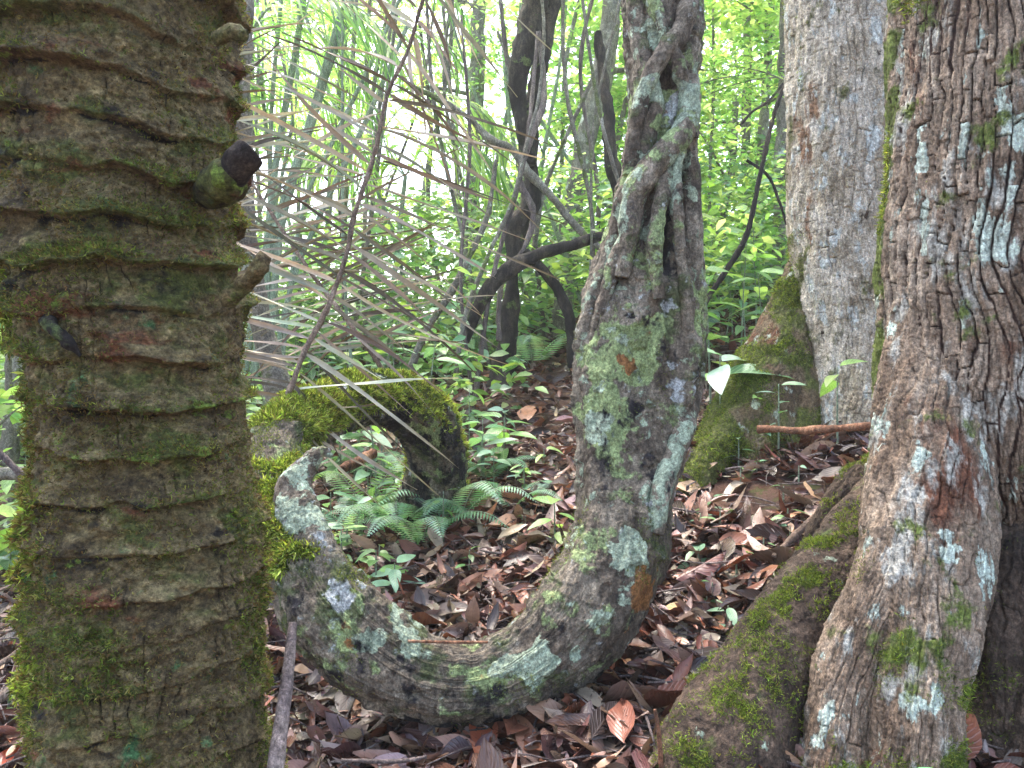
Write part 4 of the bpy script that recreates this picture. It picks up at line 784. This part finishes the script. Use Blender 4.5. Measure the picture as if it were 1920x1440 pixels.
fallen(1525, 985, .13, .45, 75, lin(178, 152, 128), 'pale buff leaf standing by the knob of the root', tilt=.5, lift=.04)
fallen(990, 790, .20, .6, 70, lin(176, 120, 88), 'broad orange brown leaf up the slope above the ferns', tilt=.4, lift=.06)
fallen(1270, 1150, .10, .4, 30, lin(206, 172, 120), 'yellowish leaf fragment on the litter right of the vine')
fallen(30, 1430, .17, .30, 40, lin(178, 70, 34), 'bright orange red leaf at the lower left corner', tilt=.2, lift=.03)
fallen(480, 742, .10, .6, 80, lin(222, 176, 30), 'yellow leaf caught beside the slim mottled trunk', tilt=1.5, d=3.1, lift=.52, name='yellow_leaf')
gl = 'medium brown fallen leaf lying on the litter of the near slope'
for i in range(70):
    px, py = (random.uniform(600, 1300), random.uniform(1340, 1440)) if i % 2 else (random.uniform(1180, 1500), random.uniform(960, 1340))
    if i % 5 == 0: px, py = random.uniform(680, 1050), random.uniform(1030, 1180)
    c = rand_col(1, DEADC, .2)[0]
    fallen(px, py, random.uniform(.08, .15), random.uniform(.3, .45), random.uniform(0, 360), c, gl, 'brown leaves fallen on the near slope', random.uniform(-.1, .3), random.uniform(0, .5), random.uniform(-.1, .3), random.uniform(.015, .05))

# ------------------------------------------------------------------ sticks and poles
def ray_ground(px, py):
    ds = np.linspace(1.1, 12, 2500); p = np.array([W(px, py, q) for q in ds]); h = p[:, 2] < G(p[:, 0], p[:, 1]); d = ds[np.argmax(h)] if h.any() else 8.0; return W(px, py, d)
branch([(549, 1168, 8, 1.16), (540, 1260, 11, 1.12), (527, 1360, 14, 1.08), (514, 1460, 16, 1.04), (488, 1700, 18, .98), (470, 2200, 18, .95)], 1.0, 'stick', 'smooth grey pole leaning upright beside the mossy trunk', 'pole', 'pole', .1)
branch([(1422, 805, 8, 2.98), (1455, 804, 6.5, 2.93), (1500, 808, 7, 2.88), (1530, 805, 8.5, 2.83), (1580, 803, 7, 2.76), (1650, 797, 8, 2.68), (1700, 796, 8, 2.6)], 2.6, 'redstick', 'straight reddish stick lying level in front of the pale grey tree', 'stick', 'stick', .25)
branch([(765, 1202, 2.6), (840, 1204, 2.8), (915, 1204, 2.4)], 1.80, 'redstick', 'thin tan twig resting across the inside of the vine loop', 'twig', 'twig', .2)
branch([(-60, 800, 5), (0, 850, 6), (45, 895, 6), (90, 935, 6)], 1.6, 'stick', 'thin dark stick slanting down at the left margin', 'stick', 'stick', .2)
branch([(-120, 880, 11), (0, 888, 12), (60, 886, 12), (150, 884, 12)], 3.2, 'greybark', 'level grey log behind the mossy trunk at the left margin', 'log', 'log', .25)
branch([(1240, 1440, 5, 1.5), (1235, 1370, 4, 1.5), (1228, 1330, 3, 1.5)], 1.5, 'redstick', 'short straw coloured stalk standing by the foot of the mossy root', 'stalk', 'stalk', .15)
branch([(640, 1425, 3, 1.5), (740, 1428, 4, 1.5), (800, 1420, 3, 1.5)], 1.5, 'stick', 'pale crooked twig lying under the vine loop', 'twig', 'twig', .5)
branch([(1452, 1045, 6, 2.3), (1490, 1005, 7, 2.33), (1528, 968, 6, 2.36)], 2.3, 'drystalk', 'dark split stalk lying on the litter above the mossy root', 'stalk', 'stalk', .2)
branch([(640, 880, 9, 3.1), (600, 872, 10, 2.9), (700, 850, 9, 3.3)][::2], 3.0, 'redstick', 'short brown stick lying behind the arch of moss', 'stick', 'stick', .3)
for k, (a, b, c, d, h) in enumerate([(-40, 1340, 110, 1215, 9), (-40, 1270, 100, 1170, 5), (-30, 1400, 120, 1290, 4), (-20, 1190, 130, 1150, 3.5), (-30, 1120, 110, 1050, 3)]):
    p = W(a, b, 2.2); q = W(c, d, 2.35); branch([(a, b, h, 2.2), ((a + c) / 2, (b + d) / 2 + 4, h, 2.27), (c, d, h, 2.35)], 2.2, 'drystalk', ['broad dark palm stalk', 'grey brown palm stalk', 'thin grey stick', 'thin pale twig', 'wiry brown twig'][k] + ' lying in the litter at the lower left margin', 'dead_stalk', 'stalk', .2)

# ------------------------------------------------------------------ ferns
def fern(px, py, fronds, label, d=None, cols=BLUE[:4]):
    p = ray_ground(px, py); root = empty('fern', p, label, 'fern', None)
    for (az, ln, rise) in fronds:
        ln *= 1.25
        a = math.radians(az); h = np.array([math.cos(a), math.sin(a), 0]); 
        C = [p + h * ln * t + np.array([0, 0, rise * ln * (2.0 * t - 1.6 * t * t)]) for t in (0, .25, .5, .75, 1)]
        c = np.array([[*q, .0022 - .0004 * i] for i, q in enumerate(C)]); V, Fs = tube(c, 24, 5); fr = mk('frond', V, Fs, M['cane'], root)
        n = 30; R = catmull(c, n + 5)[4:-1, :3]; T = unit(np.gradient(R, axis=0)); S = unit(np.cross(T, [0, 0, 1.])); k = len(R); t = np.linspace(0, 1, k); ll = ln * .26 * (np.sin(np.pi * (0.18 + .80 * t) ** .8)) + .004; ps = []
        for s in (-1, 1):
            ps.append(leaves(R, S * s + T * .35 + np.array([0, 0, -.12]), np.cross(S, T) + 0 * S, ll, ln / n * .82, rand_col(k, [cols[RNG.integers(len(cols))]], .08), .15, .1, 3, True, .45))
        v, f, cc, uv = merge(ps); mk('leaflets', v, f, M['fern'], fr, col=cc, uv=uv)
fern(690, 905, [(100, .22, .9), (60, .25, .8), (150, .22, .7), (200, .2, .6)], 'small fern with an upright pale frond inside the arch of the vine')
fern(860, 985, [(-60, .30, .9), (-20, .28, .8), (-110, .26, .7), (40, .25, .6), (150, .25, .6)], 'fern with a broad pale drooping frond left of the bare litter')
fern(740, 1010, [(-80, .30, .8), (-30, .32, .7), (-120, .28, .8), (-160, .26, .7), (20, .32, .6), (100, .25, .8)], 'large blue green fern at the centre of the vine loop')
fern(690, 975, [(150, .3, .9), (60, .32, 1.0), (20, .34, .9), (-60, .25, .7)], 'bright green fern at the back of the vine loop', cols=[LIME[3], LIME[1], MID[0]])
fern(1000, 690, [(20, .5, .8), (-30, .5, .7), (100, .45, .8), (170, .5, .7), (-100, .45, .7)], 'fern growing up the slope below the crooked trunk')
fern(915, 905, [(0, .24, .7), (-50, .24, .7), (-130, .22, .7)], 'low fern against the foot of the vine arch')
fern(20, 1075, [(-30, .25, .8), (30, .25, .8), (-90, .22, .7), (150, .22, .7)], 'light green fern at the left margin', cols=LIME[:3])
# ------------------------------------------------------------------ seedlings
def seedling_at(p, h, nl, ll, label, group=None, cols=BLUE, lean=(0, 0), name='seedling', wr=.38, low=.3, mat='herb'):
    root = empty(name, p, label, 'plant', group); st = [[p[0], p[1], p[2] - .03, .004 + .003 * h], [p[0] + lean[0] * .4, p[1] + lean[1] * .4, p[2] + h * .5, .003 + .002 * h], [p[0] + lean[0], p[1] + lean[1], p[2] + h, .0018]]
    V, Fs = tube(st, 20, 6, .2); mk('stem', V, Fs, M['cane'], root); R = catmull(st, 50); a0 = random.uniform(0, 6.28)
    for i in range(nl):
        t = low + (1 - low) * (i + 1) / nl; q = R[min(49, int(t * 49)), :3]; a = a0 + i * 2.4; D = np.array([[math.cos(a), math.sin(a), random.uniform(-.35, .35)]]); l = ll * random.uniform(.75, 1.2)
        v, f, c, uv = leaves((q + unit(D)[0] * .012)[None], D, np.array([[random.gauss(0, .25), -.25 + random.gauss(0, .2), 1]]), l, l * wr, rand_col(1, cols, .12), random.uniform(.1, .35), random.uniform(.1, .35), 9, wave=.02)
        mk('leaf', v, f, M[mat], root, col=c, uv=uv)
    return root
def seedling(px, py, h, nl, ll, label, **k): return seedling_at(ray_ground(px, py), h, nl, ll, label, **k)
seedling(1350, 850, .42, 5, .24, 'tall seedling with broad silvery leaves by the right side of the vine', low=.75, wr=.45, cols=[lin(150, 180, 160), lin(110, 150, 104)])
seedling(1425, 850, .22, 7, .09, 'small green seedling at the foot of the mossy buttress', cols=MID + BLUE[:1])
seedling(1460, 860, .30, 6, .08, 'thin seedling with small leaves by the reddish stick', cols=BLUE)
seedling(1570, 850, .34, 3, .12, 'bright green leafed shoot before the pale grey tree', cols=LIME[:2], low=.8)
seedling(1385, 880, .12, 5, .06, 'tiny seedling rising from the litter bank', cols=BLUE)
seedling(1310, 1070, .07, 5, .075, 'small star shaped green plant on the litter right of the vine', cols=BLUE[:2], wr=.5)
seedling(1365, 1190, .08, 5, .06, 'tiny silvery green plant beside the mossy root', cols=BLUE[1:2])
seedling(1325, 1150, .05, 4, .04, 'very small green sprout on the litter below the star shaped plant', cols=MID)
seedling(1040, 1040, .20, 7, .13, 'bright green seedling touching the left side of the vine leg', cols=LIME[:2] + MID[:1])
seedling(945, 880, .26, 9, .17, 'leafy green plant above the bank left of the vine leg', cols=MID)
seedling(905, 905, .32, 9, .17, 'broad leaved bluish plant against the foot of the vine arch', cols=BLUE)
seedling(880, 860, .38, 8, .16, 'dark green plant behind the vine arch', cols=MID)
seedling(740, 960, .18, 8, .12, 'broad leaved seedling within the arch of the vine', cols=BLUE)
seedling(690, 940, .26, 7, .14, 'bluish leaved seedling behind the arch of the vine', cols=BLUE[1:4])
seedling(650, 1050, .12, 7, .11, 'low leafy seedling inside the left of the vine loop', cols=BLUE + MID[:2])
seedling(740, 1120, .12, 6, .12, 'seedling with glossy pale leaves low in the vine loop', cols=[lin(130, 172, 140), lin(150, 184, 158)])
seedling(705, 1110, .15, 7, .10, 'green seedling left of the glossy leaved seedling', cols=MID)
seedling(620, 1000, .18, 7, .12, 'seedling pressed against the left inside of the vine loop', cols=BLUE)
seedling(800, 960, .14, 8, .10, 'dark leaved seedling before the foot of the vine arch', cols=MID[1:])
seedling(1020, 880, .10, 4, .10, 'single yellow green seedling on the open litter', cols=LIME)
seedling(20, 1090, .26, 12, .16, 'bluish broad leaved plant at the left margin', cols=BLUE[1:4])
seedling(70, 1060, .34, 10, .15, 'pale leaved plant half hidden behind the mossy trunk', cols=BLUE)
seedling(90, 1240, .12, 5, .10, 'small green seedling beside the foot of the mossy trunk', cols=LIME[:2])
seedling(1500, 1440, .05, 0, .1, 'x') if False else None
q = W(1800, 1500, 1.25); seedling_at(np.array([q[0], q[1], q[2]]) - np.array([0, 0, .02]), .05, 2, .09, 'single pale green leafed shoot at the lower right corner', cols=[lin(120, 170, 120)], low=.9)
gs = 'knee high leafy seedling on the shady slope behind the vine'
for i in range(120):
    y = random.uniform(3.6, 8.5); x = random.choice([random.uniform(-.75, .08) * y, random.uniform(-.5, .1) * y, random.uniform(.2, .36) * y])
    if -0.1 * y < x < 0.1 * y and y < 5.5: continue
    if x > 1.0 and y < 4.6: continue
    p = np.array([x, y, float(G(x, y))]); seedling_at(p, random.uniform(.3, .95), random.randint(8, 13), random.uniform(.11, .21), gs, group='seedlings on the slope behind the vine', cols=random.choice([BLUE, BLUE + MID, MID + LIME[:2], LIME]), lean=(random.gauss(0, .1), random.gauss(0, .1)))

# more ferns and herbs crowding the inside of the loop and the foot of the arch
fern(790, 1030, [(-70, .26, .8), (-20, .30, .7), (-120, .26, .8), (190, .24, .7), (50, .3, .6)], 'blue green fern at the right of the fern cluster in the vine loop')
fern(660, 1010, [(-60, .26, .9), (0, .30, .9), (100, .26, .8), (170, .24, .7)], 'fern close to the left inner side of the vine loop')
fern(770, 920, [(-60, .24, .9), (0, .26, .9), (120, .26, .8), (180, .24, .7)], 'small fern just before the foot of the vine arch', cols=BLUE[:2])
fern(965, 960, [(-40, .2, .7), (40, .22, .7), (170, .2, .7)], 'little fern at the edge of the open litter')
gh = 'small herb crowded among the ferns in the vine loop'
for i in range(28):
    px, py = random.uniform(600, 900), random.uniform(900, 1085)
    if i % 3 == 0: px, py = random.uniform(820, 1010), random.uniform(790, 930)
    seedling(px, py, random.uniform(.06, .22), random.randint(4, 8), random.uniform(.05, .11), gh, group='herbs in the vine loop', cols=random.choice([BLUE, BLUE + MID, MID, LIME[:2]]))
gt = 'tiny green sprout poking out of the leaf litter'
for i in range(26):
    px, py = random.choice([(random.uniform(1270, 1500), random.uniform(870, 1150)), (random.uniform(880, 1070), random.uniform(820, 1000)), (random.uniform(0, 90), random.uniform(1100, 1400))])
    seedling(px, py, random.uniform(.03, .09), random.randint(2, 5), random.uniform(.025, .05), gt, group='sprouts in the litter', cols=BLUE + MID)
# ------------------------------------------------------------------ haze volume, added to veil and brighten the background
bpy.ops.mesh.primitive_cube_add(size=2); hz = bpy.context.object; hz.name = 'haze'; hz.data.name = 'haze'
hz.scale = (60, 62, 9.5); hz.location = (0, 0, 5.5); hz['kind'] = 'stuff'
hm = bpy.data.materials.new('veil_haze'); hm.use_nodes = True; t = hm.node_tree; t.nodes.clear(); ho = t.nodes.new('ShaderNodeOutputMaterial'); pv = t.nodes.new('ShaderNodeVolumePrincipled')
pv.inputs['Color'].default_value = (.95, .98, 1, 1); pv.inputs['Density'].default_value = 0.003; pv.inputs['Anisotropy'].default_value = 0.3
t.links.new(pv.outputs[0], ho.inputs['Volume']); hz.data.materials.append(hm)
scn.cycles.volume_bounces = 1
